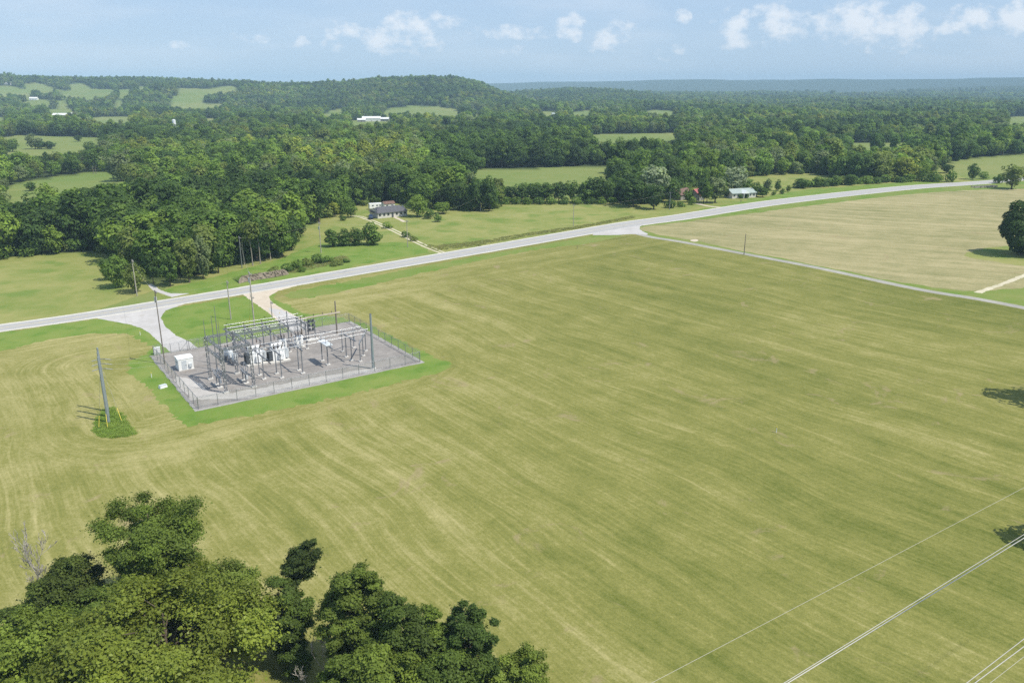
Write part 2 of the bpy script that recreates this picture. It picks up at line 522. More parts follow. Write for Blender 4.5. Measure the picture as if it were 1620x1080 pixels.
# ------------------------------------------------------------------ terrain
def vnoise(x, y, s, seed=0):
    """smooth value noise, numpy"""
    x, y = np.asarray(x) / s + seed * 17.3, np.asarray(y) / s + seed * 9.1
    xi, yi = np.floor(x), np.floor(y)
    fx, fy = x - xi, y - yi
    fx, fy = fx * fx * (3 - 2 * fx), fy * fy * (3 - 2 * fy)
    h = lambda a, b: np.modf(np.abs(np.sin(a * 127.1 + b * 311.7 + seed * 74.7) * 43758.5453))[0]
    return (h(xi, yi) * (1 - fx) + h(xi + 1, yi) * fx) * (1 - fy) + (h(xi, yi + 1) * (1 - fx) + h(xi + 1, yi + 1) * fx) * fy


def sst(v, a, b):
    t = np.clip((v - a) / (b - a), 0, 1)
    return t * t * (3 - 2 * t)


def terrain(x, y):
    x, y = np.asarray(x, float), np.asarray(y, float)
    r = np.hypot(x, y)
    ax = 810 + 1322 * x / np.maximum(y, 60)
    z = sst(r, 950, 2200) * ((vnoise(x, y, 420, 1) - .5) * 16 + (vnoise(x, y, 190, 2) - .5) * 7)
    # pastured hills in the north-west
    ha = np.interp(ax, [-900, -200, 0, 100, 200, 300, 400, 470, 540, 620], [70, 75, 77, 76, 73, 64, 58, 50, 14, 0])
    z = z + ha * sst(r, 1650, 3150) * (1 - .5 * sst(r, 3600, 5200)) + sst(ha, 5, 40) * sst(r, 1600, 2200) * (1 - sst(r, 2900, 3200)) * (vnoise(x, y, 520, 5) - .5) * 26
    # wooded knob
    hb = np.interp(ax, [455, 490, 520, 560, 600, 660, 720, 755, 790, 850], [0, 12, 28, 44, 60, 69, 69, 57, 30, 0])
    z = z + hb * sst(r, 1750, 2600) * (1 - sst(r, 2800, 3900))
    # low rises in the middle distance
    hc = np.interp(ax, [770, 830, 900, 960, 1010, 1060], [0, 22, 31, 29, 18, 0])
    z = z + hc * sst(r, 2500, 3500) * (1 - sst(r, 3600, 4600))
    hd = np.interp(ax, [1030, 1065, 1095, 1120, 1160], [0, 17, 21, 17, 0])
    z = z + hd * sst(r, 3400, 3900) * (1 - sst(r, 4000, 4600))
    he = np.interp(ax, [1330, 1420, 1500, 1600, 1800], [0, 30, 55, 66, 64])
    z = z + he * sst(r, 5200, 6300) * (1 - sst(r, 6300, 7200))
    # long blue plateau closing the view
    hf = np.interp(ax, [-900, 600, 780, 900, 1000, 1100, 1250, 1330, 1420, 1500, 1560, 1700, 2400], [70, 70, 92, 110, 116, 117, 113, 122, 119, 131, 136, 139, 140])
    z = z + hf * sst(r, 6600, 8600) * (1 + .12 * (vnoise(x, y, 700, 7) - .5) + .05 * (vnoise(x, y, 260, 9) - .5)) * (1 - .4 * sst(r, 9200, 10500))
    return z


# clearings in the woods, outlined where the photograph shows them (photo pixels)
FIELDS = [
    ('near', [(0, 328), (0, 300), (40, 287), (133, 273), (173, 271), (214, 277), (187, 288), (100, 301)]),
    ('lone', [(0, 248), (0, 218), (30, 214), (166, 218), (163, 228), (150, 234), (80, 243)]),
    ('strip', [(316, 216), (365, 212), (420, 210), (446, 214), (430, 217)]),
    ('belt', [(700, 274), (770, 268), (976, 262), (968, 282), (940, 288), (800, 289), (740, 280)]),
    ('mid', [(925, 213), (1086, 210), (1064, 221), (942, 226)]),
    ('hill', [(588, 178), (620, 172), (650, 167), (690, 168), (726, 174), (715, 180), (678, 182), (640, 180)]),
    ('barns', [(540, 199), (556, 191), (620, 188), (622, 194), (600, 197)]),
    ('e1', [(843, 183), (858, 176), (880, 177), (885, 184)]), ('e2', [(900, 185), (906, 178), (935, 174), (937, 182)]),
    ('e3', [(1012, 180), (1030, 174), (1056, 175), (1090, 180), (1060, 183)]),
    ('thin', [(1236, 231), (1240, 226), (1270, 227), (1270, 232)]), ('thin2', [(1340, 234), (1342, 226), (1480, 226), (1538, 228), (1440, 234)]),
    ('house', [(1170, 294), (1178, 280), (1290, 275), (1295, 288), (1230, 296)]),
    ('east', [(1495, 282), (1500, 257), (1540, 250), (1700, 238), (1700, 285)]),
    ('e5', [(1588, 196), (1592, 185), (1700, 183), (1700, 195)]), ('e6', [(1450, 210), (1460, 206), (1492, 206), (1490, 211)]),
    ('e7', [(1305, 187), (1320, 184), (1350, 185), (1345, 187)]),
    ('h1', [(-60, 140), (-20, 135), (0, 135), (11, 132.5), (24, 135), (52, 144), (47, 149), (22, 147), (0, 143)]), ('h2', [(34, 132), (55, 129.5), (70, 132), (86, 138), (82, 146), (61, 143), (46, 138)]),
    ('h3', [(108, 134), (118, 129), (131, 130), (150, 140), (137, 144), (118, 142)]), ('h3b', [(88, 141), (104, 143), (130, 147), (152, 141), (185, 142), (168, 151), (144, 156), (111, 154), (92, 148)]),
    ('h4', [(186, 142), (208, 141), (205, 151), (188, 152)]), ('h5', [(278, 138), (300, 138.5), (330, 138.5), (355, 134.5), (369, 134), (379, 141), (340, 145), (312, 149), (282, 147)]),
    ('h6', [(216, 138), (224, 134), (231, 135), (228, 142)]), ('f1', [(29, 163), (52, 156), (80, 159), (84, 165), (56, 167)]), ('f2', [(83, 161), (107, 159), (110, 168), (96, 169)]),
    ('f3', [(262, 167), (270, 163), (300, 163), (353, 164), (356, 171), (300, 172)]), ('f4', [(258, 153), (297, 151), (326, 157), (322, 160), (296, 158)]),
    ('f5', [(73, 175), (90, 172), (118, 173), (120, 184), (78, 185)]), ('f6', [(126, 188), (160, 185), (214, 185), (206, 194), (158, 193)]),
    ('f7', [(224, 188), (240, 184), (262, 184), (262, 189)]), ('f8', [(-40, 194), (-30, 186), (0, 185), (14, 187), (12, 194)]), ('f9', [(504, 187), (522, 176), (548, 170), (542, 179), (516, 188)]),
    ('f10', [(318, 192), (322, 187), (354, 188), (352, 193)]), ('f11', [(175, 171), (190, 157), (198, 160), (192, 168)]), ('f12', [(0, 152), (0, 147), (14, 149), (12, 153)]),
    ('f13', [(690, 182), (720, 176), (735, 177), (720, 186)]), ('f14', [(740, 186), (760, 179), (765, 181), (752, 188)]),
]


FIELDS = [(n_, [(x_, y_ + 2) for x_, y_ in p_]) if n_ in ('h1', 'h2', 'h3', 'h5', 'h6') else (n_, p_) for n_, p_ in FIELDS]


def in_poly(px, py, poly):
    px, py = np.asarray(px), np.asarray(py)
    ins = np.zeros(px.shape, bool)
    n = len(poly)
    for i in range(n):
        (x0, y0), (x1, y1) = poly[i], poly[(i + 1) % n]
        cond = ((y0 > py) != (y1 > py)) & (px < (x1 - x0) * (py - y0) / ((y1 - y0) or 1e-9) + x0)
        ins ^= cond
    return ins


TREELINE = [(-400, 450), (0, 415), (90, 401), (150, 399), (165, 402), (235, 445), (300, 440), (345, 424), (400, 415), (440, 403), (466, 388), (478, 364),
            (500, 351), (530, 345), (560, 331), (590, 322), (640, 322), (660, 328), (690, 333), (745, 334), (790, 330), (800, 322), (870, 318), (1000, 321),
            (1035, 324), (1060, 312), (1100, 297), (1130, 290), (1175, 281), (1290, 276), (1310, 280), (1340, 284), (1455, 283), (1490, 262), (1520, 253), (1640, 243), (2100, 215)]


def px_np(x, y, z):
    z = z - CAMH
    dep = np.maximum(y * CP - z * SP, 1)
    return 810 + F * x / dep, 540 - F * (y * SP + z * CP) / dep


def wooded(x, y, z, h=0.0):
    """true where the wood grows; h > 0 also keeps crowns of that height off the clearings' outlines"""
    px, py = px_np(x, y, z)
    tl = np.interp(px, [p[0] for p in TREELINE], [p[1] for p in TREELINE])
    ok = (py < tl) & (np.hypot(x, y) > 200)
    for q in ([0, .33, .66, .92] if h is not 0.0 else [0]):
        qx, qy = px_np(x, y, z + h * q)
        for _, poly in FIELDS:
            ok &= ~in_poly(qx, qy, poly)
    return ok


def make_ground():
    rr = np.concatenate([np.linspace(150, 1000, 45)[:-1], np.geomspace(1000, 11500, 150)])
    aa = np.radians(np.linspace(-62, 62, 330))
    R, A = np.meshgrid(rr, aa, indexing='ij')
    X, Y = R * np.sin(A), R * np.cos(A) - 130
    Z = terrain(X, Y) - .02
    nr, na = R.shape
    v = np.stack([X, Y, Z], -1).reshape(-1, 3)
    idx = np.arange(nr * na).reshape(nr, na)
    q = np.stack([idx[:-1, :-1], idx[1:, :-1], idx[1:, 1:], idx[:-1, 1:]], -1).reshape(-1, 4)
    verts = v.tolist() + [(0.0, -130.0, -.02)]
    faces = q.tolist() + [(len(verts) - 1, int(idx[0, i]), int(idx[0, i + 1])) for i in range(na - 1)]
    me = bpy.data.meshes.new('ground')
    me.from_pydata(verts, [], [f_[::-1] for f_ in faces])
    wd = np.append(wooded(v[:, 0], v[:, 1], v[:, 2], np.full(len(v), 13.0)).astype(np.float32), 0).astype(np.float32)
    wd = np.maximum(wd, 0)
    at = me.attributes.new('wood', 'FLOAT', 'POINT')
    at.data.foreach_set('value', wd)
    m_, k = new_mat('meadow_and_woodland_floor')
    co = k.n('ShaderNodeTexCoord').outputs['Object']
    w = k.n('ShaderNodeAttribute', attribute_type='GEOMETRY', attribute_name='wood').outputs['Fac']
    big = k.noise(co, 1 / 160, 4, .6, .5)
    mid = k.noise(co, 1 / 14, 5, .65)
    fine = k.noise(co, .9, 3, .7)
    v_ = k.m('ADD', k.m('ADD', k.m('MULTIPLY', big, .5), k.m('MULTIPLY', mid, .3)), k.m('MULTIPLY', fine, .2))
    c = k.mix(k.step(v_, .36, .64), (.20, .215, .072), (.125, .18, .042))
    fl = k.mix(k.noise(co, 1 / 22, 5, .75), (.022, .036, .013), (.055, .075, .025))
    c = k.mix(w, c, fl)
    finish(k, c, .95, .1, bump=k.m('ADD', mid, k.m('MULTIPLY', fine, .2)), bdist=1.0, bstr=.4)
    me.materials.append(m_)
    me.polygons.foreach_set('use_smooth', [True] * len(me.polygons))
    me.update()
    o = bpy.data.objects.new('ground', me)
    COL.objects.link(o)
    tag(o, 'rolling green farmland and wooded hills reaching to the horizon', 'ground', kind='structure')


make_ground()
rnd = random.Random(7)


def ragged(pts, step=1.2, amp=.25, seed=1):
    """closed outline resampled with small irregularities"""
    rg = random.Random(seed)
    out = []
    n = len(pts)
    for i in range(n):
        p, q = Vector(pts[i]), Vector(pts[(i + 1) % n])
        m = max(1, int((q - p).length / step))
        m = min(m, 220)
        for j in range(m):
            c = p.lerp(q, j / m)
            out.append(c + Vector((rg.uniform(-amp, amp), rg.uniform(-amp, amp), 0)))
    return out


def smooth_closed(pts, it=2):
    for _ in range(it):
        o = []
        for i in range(len(pts)):
            p, q = pts[i], pts[(i + 1) % len(pts)]
            o += [p.lerp(q, .25), p.lerp(q, .75)]
        pts = o
    return pts


def sheet(name, pts, z, mat, label, cat, step=1.2, amp=.25, seed=1, smooth=0, kind='structure'):
    pts = [Vector((p[0], p[1], 0)) for p in pts]
    if smooth: pts = smooth_closed(pts, smooth)
    pts = ragged(pts, step, amp, seed) if amp else pts
    co, _, tris = delaunay_2d_cdt([Vector((p.x, p.y)) for p in pts], [], [list(range(len(pts)))], 1, 1e-4)[:3]
    me = bpy.data.meshes.new(name)
    fs = []
    for q in tris:
        a, b, c = (co[i] for i in q[:3])
        fs.append(tuple(q) if (b - a).cross(c - a) > 0 else tuple(q)[::-1])
    me.from_pydata([(c.x, c.y, z) for c in co], [], fs)
    me.materials.append(mat)
    o = bpy.data.objects.new(name, me)
    COL.objects.link(o)
    return tag(o, label, cat, kind=kind)


def gp(*pp):
    return [G(x, y) for x, y in pp]


def catmull(pts, n=8):
    pts = [Vector(p) for p in pts]
    e = [pts[0] * 2 - pts[1]] + pts + [pts[-1] * 2 - pts[-2]]
    out = []
    for i in range(1, len(e) - 2):
        a, b, c, d = e[i - 1:i + 3]
        for j in range(n):
            t = j / n
            out.append(.5 * (2 * b + (c - a) * t + (2 * a - 5 * b + 4 * c - d) * t * t + (3 * b - a - 3 * c + d) * t ** 3))
    return out + [pts[-1]]


def strip(name, line, offs, z, mat, label, cat, jitter=0.0):
    """road-like ribbon; offs = list of (left, right) offsets per point or one pair"""
    n = len(line)
    rg = random.Random(3)
    vs, fs, ac = [], [], []
    cols = 7
    for i, p in enumerate(line):
        d = (line[min(i + 1, n - 1)] - line[max(i - 1, 0)])
        d.z = 0
        d.normalize()
        nrm = Vector((-d.y, d.x, 0))
        lo, hi = offs[i] if isinstance(offs, list) else offs
        lo += rg.uniform(-jitter, jitter); hi += rg.uniform(-jitter, jitter)
        for c in range(cols):
            t = c / (cols - 1)
            q = p + nrm * (lo + (hi - lo) * t)
            vs.append((q.x, q.y, z)); ac.append(t * 2 - 1)
    for i in range(n - 1):
        for c in range(cols - 1):
            fs.append((i * cols + c, (i + 1) * cols + c, (i + 1) * cols + c + 1, i * cols + c + 1)[::-1])
    me = bpy.data.meshes.new(name)
    me.from_pydata(vs, [], fs)
    at = me.attributes.new('across', 'FLOAT', 'POINT')
    at.data.foreach_set('value', ac)
    me.materials.append(mat)
    me.update()
    o = bpy.data.objects.new(name, me)
    COL.objects.link(o)
    return tag(o, label, cat, kind='structure')


# highway centre line and widths
HW_PX = [(-420, 583), (-200, 548), (0, 519), (140, 499), (320, 470), (400, 457), (500, 440), (640, 416), (780, 392), (900, 371), (1000, 354),
         (1080, 343), (1213, 322), (1347, 306), (1447, 296), (1513, 291.5), (1570, 287.5), (1640, 281), (1800, 266)]
HW_W = [7.6, 7.6, 7.6, 7.8, 8.6, 9.2, 9.8, 10.2, 10.6, 11.2, 12, 12.4, 13.2, 13.6, 13.6, 13, 12, 11, 11]
hw = catmull([G(*p) for p in HW_PX], 8)
hww = [w for i in range(len(HW_W) - 1) for w in [HW_W[i] + (HW_W[i + 1] - HW_W[i]) * j / 8 for j in range(8)]] + [HW_W[-1]]


def off_line(line, d):
    out = []
    for i, p in enumerate(line):
        t = line[min(i + 1, len(line) - 1)] - line[max(i - 1, 0)]
        t.z = 0; t.normalize()
        dd = d[i] if isinstance(d, list) else d
        out.append(p + Vector((-t.y, t.x, 0)) * dd)
    return out


near_edge = off_line(hw, [-w / 2 - .2 for w in hww])
side = catmull([G(*p) for p in [(972, 358.5), (996, 366), (1030, 375), (1080, 383), (1180, 402), (1300, 425), (1450, 457), (1550, 473.5), (1640, 491), (1900, 545)]], 6)

# big field sheets
far_i = min(range(len(hw)), key=lambda i: (hw[i] - G(985, 356)).length)
mown_pts = near_edge[:far_i] + off_line(side, -.4)[2:] + [Vector((330, 60, 0)), Vector((200, -60, 0)), Vector((-260, -60, 0)), Vector((-330, 60, 0))]
sheet('mown_field', mown_pts, 0.0, M['mown'], 'large mown hay field with pale cut swaths filling the foreground', 'field', amp=0)
hay_pts = gp((1004, 362), (1030, 357), (1100, 349), (1200, 336), (1350, 317), (1450, 306), (1550, 300), (1640, 298), (1900, 293), (2100, 330), (2100, 520), (1900, 500), (1640, 452),
             (1620, 455), (1550, 462), (1450, 452), (1300, 421), (1200, 402), (1150, 392), (1100, 381), (1050, 373))
sheet('hay_field_verge', off_line(side, .4)[2:] + gp((2100, 520), (2100, 300), (1900, 276)) + near_edge[-9:far_i:-1], .003, M['lawn'],
      'green grass margin round the tan hay field', 'verge', amp=0)
sheet('hay_field', hay_pts, .007, M['hay'], 'wide pale tan field of cut hay beside the bend of the highway', 'field', 2.5, .7, 5, 1)
sheet('tree_lawn', gp((1522, 403), (1545, 395), (1580, 390), (1640, 386), (1700, 398), (1700, 425), (1620, 422), (1570, 413), (1535, 408)), .011, M['pasture'],
      'uncut green patch under the dark round tree', 'grass patch', 1.5, .5, 9, 1)
sheet('field_track', gp((1540, 462), (1577, 450), (1630, 429), (1640, 430.5), (1588, 451), (1552, 464)), .011, M['track'], 'pale dirt track leaving the side road', 'track', 1.2, .25, 4)
# pastures and lawns beyond the highway
far_edge = off_line(hw, [w / 2 + .2 for w in hww])
sheet('pasture', [p for p in far_edge[:26]] + gp((262, 452), (240, 448), (200, 430), (165, 400), (0, 400), (-420, 440)), .0, M['pasture'],
      'yellow green pasture between the wood and the highway', 'pasture', 2, .4, 2)
lo_i = min(range(len(hw)), key=lambda i: (hw[i] - G(262, 480)).length)
hi_i = min(range(len(hw)), key=lambda i: (hw[i] - G(1560, 288)).length)
sheet('house_meadow', far_edge[lo_i:hi_i] + gp((1500, 270), (1330, 272), (1180, 274), (1060, 300), (1000, 312), (800, 312), (700, 318), (560, 318), (490, 340), (470, 370), (440, 395), (300, 432), (262, 452)),
      .004, M['pasture'], 'sloping grass meadow below the long low house', 'meadow', 2, .4, 3)
sheet('roadside_lawn', gp((256, 466), (262, 456), (300, 449), (390, 424), (450, 408), (480, 392), (520, 384), (600, 384), (640, 382), (690, 398), (640, 406), (560, 420), (440, 446), (380, 455), (300, 467)),
      .008, M['verge'], 'bright green bank of grass along the far side of the highway', 'grass bank', 1.5, .5, 6, 1)
sheet('roadside_lawn', gp((1090, 334), (1160, 322), (1250, 303), (1330, 296), (1420, 289), (1475, 287), (1500, 289), (1430, 294), (1340, 302), (1210, 318), (1130, 331)),
      .008, M['verge'], 'bright green lawn along the highway below the two houses', 'lawn', 1.5, .4, 8, 1)
# verges on the near side of the highway
sheet('verge', gp((-420, 600), (-420, 620), (0, 556), (60, 541), (140, 528), (205, 528), (232, 545), (243, 551), (226, 562), (202, 575), (204, 590), (236, 618), (258, 640), (278, 664), (298, 673),
                  (400, 656), (500, 636), (620, 608), (700, 587), (715, 577), (700, 570), (668, 556), (640, 542), (600, 522), (566, 509), (530, 501), (500, 497), (478, 494), (455, 482), (436, 474),
                  (432, 462), (400, 466), (320, 479), (200, 498), (0, 526), (-200, 556)),
      .004, M['verge'], 'thick bright green grass round the substation and along the highway', 'verge', .8, .75, 11, 0)
sheet('verge', gp((440, 465), (520, 451), (640, 427), (780, 401), (900, 380), (975, 365), (992, 371), (940, 385), (860, 392), (760, 412), (640, 438), (540, 462), (470, 474)),
      .0035, M['lawn'], 'uneven greener strip of grass along the near edge of the highway', 'verge', 1.2, .9, 12, 1)
sheet('tall_grass_patch', gp((148, 682), (152, 664), (160, 650), (176, 644), (192, 655), (203, 670), (217, 686), (200, 691), (176, 692), (158, 691)),
      .004, M['verge'], 'uncut green grass left round the three steel poles', 'grass patch', .6, .25, 13)
# drives, yard, roads
sheet('access_drive', gp((150, 503), (205, 513), (224, 519), (236, 526), (243, 533), (252, 541), (258, 547), (275, 560), (318, 554), (300, 540), (279, 531), (261, 516), (254, 502), (262, 491), (300, 478), (240, 484)),
      .010, M['drive'], 'pale gravel drive fanning from the highway to the cabinet corner of the yard', 'drive', .8, .12, 14)
sheet('access_drive', gp((384, 466), (402, 479), (424, 494), (440, 509), (470, 530), (500, 526), (491, 513), (471, 501), (446, 488), (430, 478), (425, 469), (440, 460), (470, 452), (430, 452)),
      .010, M['tan'], 'tan gravel drive between the round grass island and the mown field', 'drive', .8, .15, 15)
sheet('access_drive', gp((424, 487), (440, 505), (468, 529), (497, 525), (489, 513), (470, 502), (446, 490)), .014, M['drive'],
      'grey gravel lane running up to the back of the yard', 'drive', .8, .15, 16)
sheet('wood_drive', gp((272, 470), (254, 464), (243, 460), (237, 455), (234, 450), (240, 449), (246, 453), (254, 459), (270, 464), (300, 464)), .014, M['drive'],
      'short grey drive vanishing under the trees across the highway', 'drive', .6, .1, 17)
sheet('substation_yard', [S(-.8, -.5), S(45.7, -.5), S(45.7, 37.1), S(-.8, 37.1)], .018, M['kerb'], 'pale kerb of crushed stone round the fenced yard', 'yard edge', 1.2, .12, 18)
sheet('gravel_yard', [S(-.2, .2), S(45.0, .2), S(45.0, 36.5), S(-.2, 36.5)], .022, M['pad'], 'grey gravel floor of the fenced electrical yard', 'yard', 2, .06, 19)
sheet('gravel_band', [S(.1, .5), S(35, .5), S(38, 1.2), S(30, 3.6), S(12, 4.4), S(6, 5.2), S(3.6, 8), S(4.0, 14), S(1.5, 20), S(.1, 21)], .026, M['pad_edge'],
      'pale gravel strip inside the front fence', 'gravel', .9, .35, 20, 1)
strip('highway_shoulder', hw, [(-w / 2, w / 2) for w in hww], .018, M['shoulder'], 'pale gravel shoulders of the highway', 'shoulder', .12)
strip('highway', hw, [(-w / 2 + .9, w / 2 - .9) for w in hww], .022, M['asphalt'], 'two lane highway of sun bleached asphalt crossing the picture', 'road', .03)
for s_ in (-1, 1):
    strip('centre_line', hw, (s_ * .16 - .06, s_ * .16 + .06), .026, M['ymark'], 'worn double yellow line down the middle of the highway', 'road marking')
for s_ in (-1, 1):
    strip('edge_line', hw, [(s_ * (w / 2 - 1.2) - .06, s_ * (w / 2 - 1.2) + .06) for w in hww], .026, M['wmark'], 'worn white line along the edge of the highway', 'road marking')
strip('side_road', side, (-1.6, 1.6), .014, M['lane'], 'narrow grey side road curving between the mown field and the hay field', 'road', .06)
sheet('road_mouth', gp((925, 372), (975, 372), (1003, 370), (1030, 372), (1012, 364), (1012, 357), (1040, 351), (980, 358)), .0185, M['drive'],
      'pale flared junction where the side road meets the highway', 'junction', .8, .1, 21, 1)
ht = catmull([G(*p) for p in [(700, 400), (690, 396), (668, 387), (640, 373), (615, 361), (590, 350), (570, 343), (556, 341)]], 6)
for s_ in (-1, 1):
    strip('house_track', ht, (s_ * .85 - .45, s_ * .85 + .45), .012, M['track'], 'pale wheel track of the unpaved lane up to the long low house', 'track', .1)
strip('house_path', catmull([G(*p) for p in [(624, 343.5), (632, 347), (640, 351)]], 5), (-.8, .8), .012, M['tan'], 'short pale path in front of the long low house', 'path', .1)
strip('farm_drive', catmull([G(*p) for p in [(1140, 328), (1120, 326), (1102, 322)]], 5), (-1.2, 1.2), .012, M['tan'], 'short pale drive beside the red roofed house', 'drive', .1)
sheet('bare_patch', gp((1090, 381), (1098, 378), (1106, 380), (1100, 383)), .012, M['tan'], 'small bare pale patch beside the side road', 'bare patch', .6, .2, 22, 1)

# ------------------------------------------------------------------ vegetation
TONES = {'dark green': (0.062, 0.109, 0.026), 'deep green': (0.088, 0.148, 0.030), 'mid green': (0.128, 0.203, 0.037), 'fresh green': (0.176, 0.256, 0.043),
         'olive green': (0.161, 0.205, 0.050), 'grey green': (0.171, 0.216, 0.095), 'yellow green': (0.237, 0.273, 0.048), 'pale silvery green': (0.259, 0.311, 0.184)}


def np_mesh(name, V, Q, mats, mi=None, tint=None, smooth=None):
    me = bpy.data.meshes.new(name)
    V, Q = np.asarray(V, np.float32), np.asarray(Q, np.int32)
    me.vertices.add(len(V)); me.vertices.foreach_set('co', V.ravel())
    me.loops.add(Q.size); me.loops.foreach_set('vertex_index', Q.ravel())
    me.polygons.add(len(Q)); me.polygons.foreach_set('loop_start', np.arange(len(Q), dtype=np.int32) * 4)
    for m_ in mats: me.materials.append(m_)
    if mi is not None: me.polygons.foreach_set('material_index', np.asarray(mi, np.int32))
    if smooth is not None: me.polygons.foreach_set('use_smooth', smooth)
    if tint is not None:
        at = me.attributes.new('tint', 'FLOAT', 'FACE')
        at.data.foreach_set('value', np.asarray(tint, np.float32))
    me.update(calc_edges=True)
    return me


def unit(v):
    return v / np.maximum(np.linalg.norm(v, axis=1, keepdims=True), 1e-9)


def leaf_quads(P, Nn, size, rng, aspect=.7):
    """one small ragged leaf spray per point"""
    n = len(P)
    t = unit(np.cross(Nn, rng.normal(size=(n, 3))))
    b = np.cross(Nn, t)
    s = size[:, None]
    j = lambda: 1 + rng.uniform(-.35, .35, (n, 1))
    fold = Nn * s * rng.uniform(-.25, .25, (n, 1))
    V = np.stack([P + t * s * j() + fold, P + b * s * aspect * j() - fold, P - t * s * j() + fold, P - b * s * aspect * j() - fold], 1).reshape(-1, 3)
    return V, np.arange(n * 4).reshape(-1, 4)


def crown(rng, H, R, base, nl=34, per=50, ls=.5, lobe=(.26, .42), shape='round', fuzzy=False, nrand=.24, fz=.24):
    """leaf sprays gathered in lobes spread through the crown's volume; returns verts, quads, tint, lobe centres"""
    zc, hz = (H + base) / 2, (H - base) / 2
    cs = []
    while len(cs) < nl:
        d = unit(rng.normal(size=(1, 3)))[0]
        k = rng.uniform(.45, .80) if len(cs) > nl * .2 else rng.uniform(0, .5)
        if fuzzy: k = rng.uniform(.25, .92) ** .7
        p = np.array([d[0] * R * k, d[1] * R * k, d[2] * hz * k * 1.02])
        zt = (p[2] + hz) / (2 * hz)
        if shape == 'cone': p[:2] *= 1.25 * (1.02 - zt) + .12
        elif shape == 'top': p[:2] *= .55 + .6 * zt
        elif shape == 'drop': p[:2] *= 1.15 - .45 * zt
        elif shape == 'flat' and zt < .25: continue
        cs.append(p + np.array([0, 0, zc]))
    cs = np.array(cs)
    rad = R * rng.uniform(lobe[0], lobe[1], nl)
    if shape == 'cone': rad = rad * np.clip(1.25 - (cs[:, 2] - base) / (H - base), .35, 1)
    n = nl * per
    li = np.repeat(np.arange(nl), per)
    d = unit(rng.normal(size=(n, 3)) + np.array([0, 0, .25]))
    rr = np.abs(rng.normal(.66, .30, (n, 1))) * np.where(rng.uniform(0, 1, (n, 1)) < .14, rng.uniform(1.1, 1.55, (n, 1)), 1) if fuzzy else rng.uniform(.55, 1.12, (n, 1)) ** .6
    P = cs[li] + d * rad[li][:, None] * rr * np.array([1.12, 1.12, .62] if fuzzy else [1, 1, .82])
    keep = np.ones(n, bool)
    for i in range(nl):                         # thin out what lies buried inside a neighbouring lobe
        q = np.linalg.norm(P - cs[i], axis=1)
        keep &= ~((q < rad[i] * (.40 if fuzzy else .62)) & (li != i))
    keep &= P[:, 2] > max(.15, base * .5)
    P, d, li = P[keep], d[keep], li[keep]
    out = unit(P - np.array([0, 0, zc]) * 1.0)
    Nn = unit(d * (.35 if fuzzy else .6) + out * .35 + np.array([0, 0, .55 if fuzzy else .35]) + rng.normal(size=P.shape) * nrand)
    size = ls * (rng.uniform(.35, 1.55, len(P)) if fuzzy else rng.uniform(.55, 1.25, len(P)))
    V, Q = leaf_quads(P, Nn, size, rng)
    tint = rng.uniform(.78, 1.24, nl)[li] * rng.uniform(.86, 1.16, len(P))
    return V, Q, tint, cs


def limbs(rng, H, base, cs, r0, lean=(0, 0), nb=9, n=6):
    mb = MB()
    top = base + (H - base) * .72
    pts = []
    for i in range(7):
        t = i / 6
        pts.append((lean[0] * t * t + rng.normal() * .06 * r0 * 6 * t, lean[1] * t * t + rng.normal() * .06 * r0 * 6 * t, -.3 + (top + .3) * t))
    mb.tube(pts, [r0 * (1.35 if i == 0 else 1) * (1 - .8 * i / 6) for i in range(7)], n + 1)
    order = rng.permutation(len(cs))[:nb]
    for j in order:
        c = cs[j]
        t = min(.9, max(.25, (c[2] - (H - base) * .28) / top))
        k = t * 6
        a = Vector(pts[int(k)]).lerp(Vector(pts[min(6, int(k) + 1)]), k - int(k))
        m_ = a.lerp(Vector(c), .5) + Vector((rng.normal() * .3, rng.normal() * .3, .1 * (H - base) * .3))
        rb = r0 * (1 - .75 * t) * .55
        mb.tube([a, m_, Vector(c)], [rb, rb * .65, rb * .25], n - 1, False)
    return mb


def mb_arrays(mb):
    f_ = [q for q in mb.f]
    v = list(mb.v)
    out = []
    for q in f_:
        if len(q) == 4: out.append(q)
        elif len(q) == 3: out.append((q[0], q[1], q[2], q[2]))
        else:
            for i in range(1, len(q) - 1, 2):
                out.append((q[0], q[i], q[i + 1], q[(i + 2) % len(q)]))
    return v, out


LIB = {}      # kind -> list of (trunk mesh, crown mesh, H, R, joined mesh)


def variant(kind, seed, H, R, base, r0, bark='bark', **kw):
    rng = np.random.default_rng(seed)
    lean = (rng.normal() * .3, rng.normal() * .3)
    nb = kw.pop('nb', 8)
    V, Q, tint, cs = crown(rng, H, R, base, **kw)
    mb = limbs(rng, H, base, cs, r0, lean, nb, 5)
    cm = np_mesh('crown', V, Q, [M['leaf']], tint=tint)
    tv, tq = mb_arrays(mb)
    tq = [q if len(set(q)) == 4 else None for q in tq]
    tq = [q for q in tq if q]
    tm = np_mesh('trunk', tv, tq, [M[bark]], smooth=[True] * len(tq))
    jv = np.concatenate([np.asarray(tv), V]); jq = np.concatenate([np.asarray(tq), Q + len(tv)])
    jm = np_mesh('tree', jv, jq, [M[bark], M['leaf']], mi=[0] * len(tq) + [1] * len(Q), tint=np.concatenate([np.ones(len(tq)), tint]))
    LIB.setdefault(kind, []).append((tm, cm, H, R, jm))


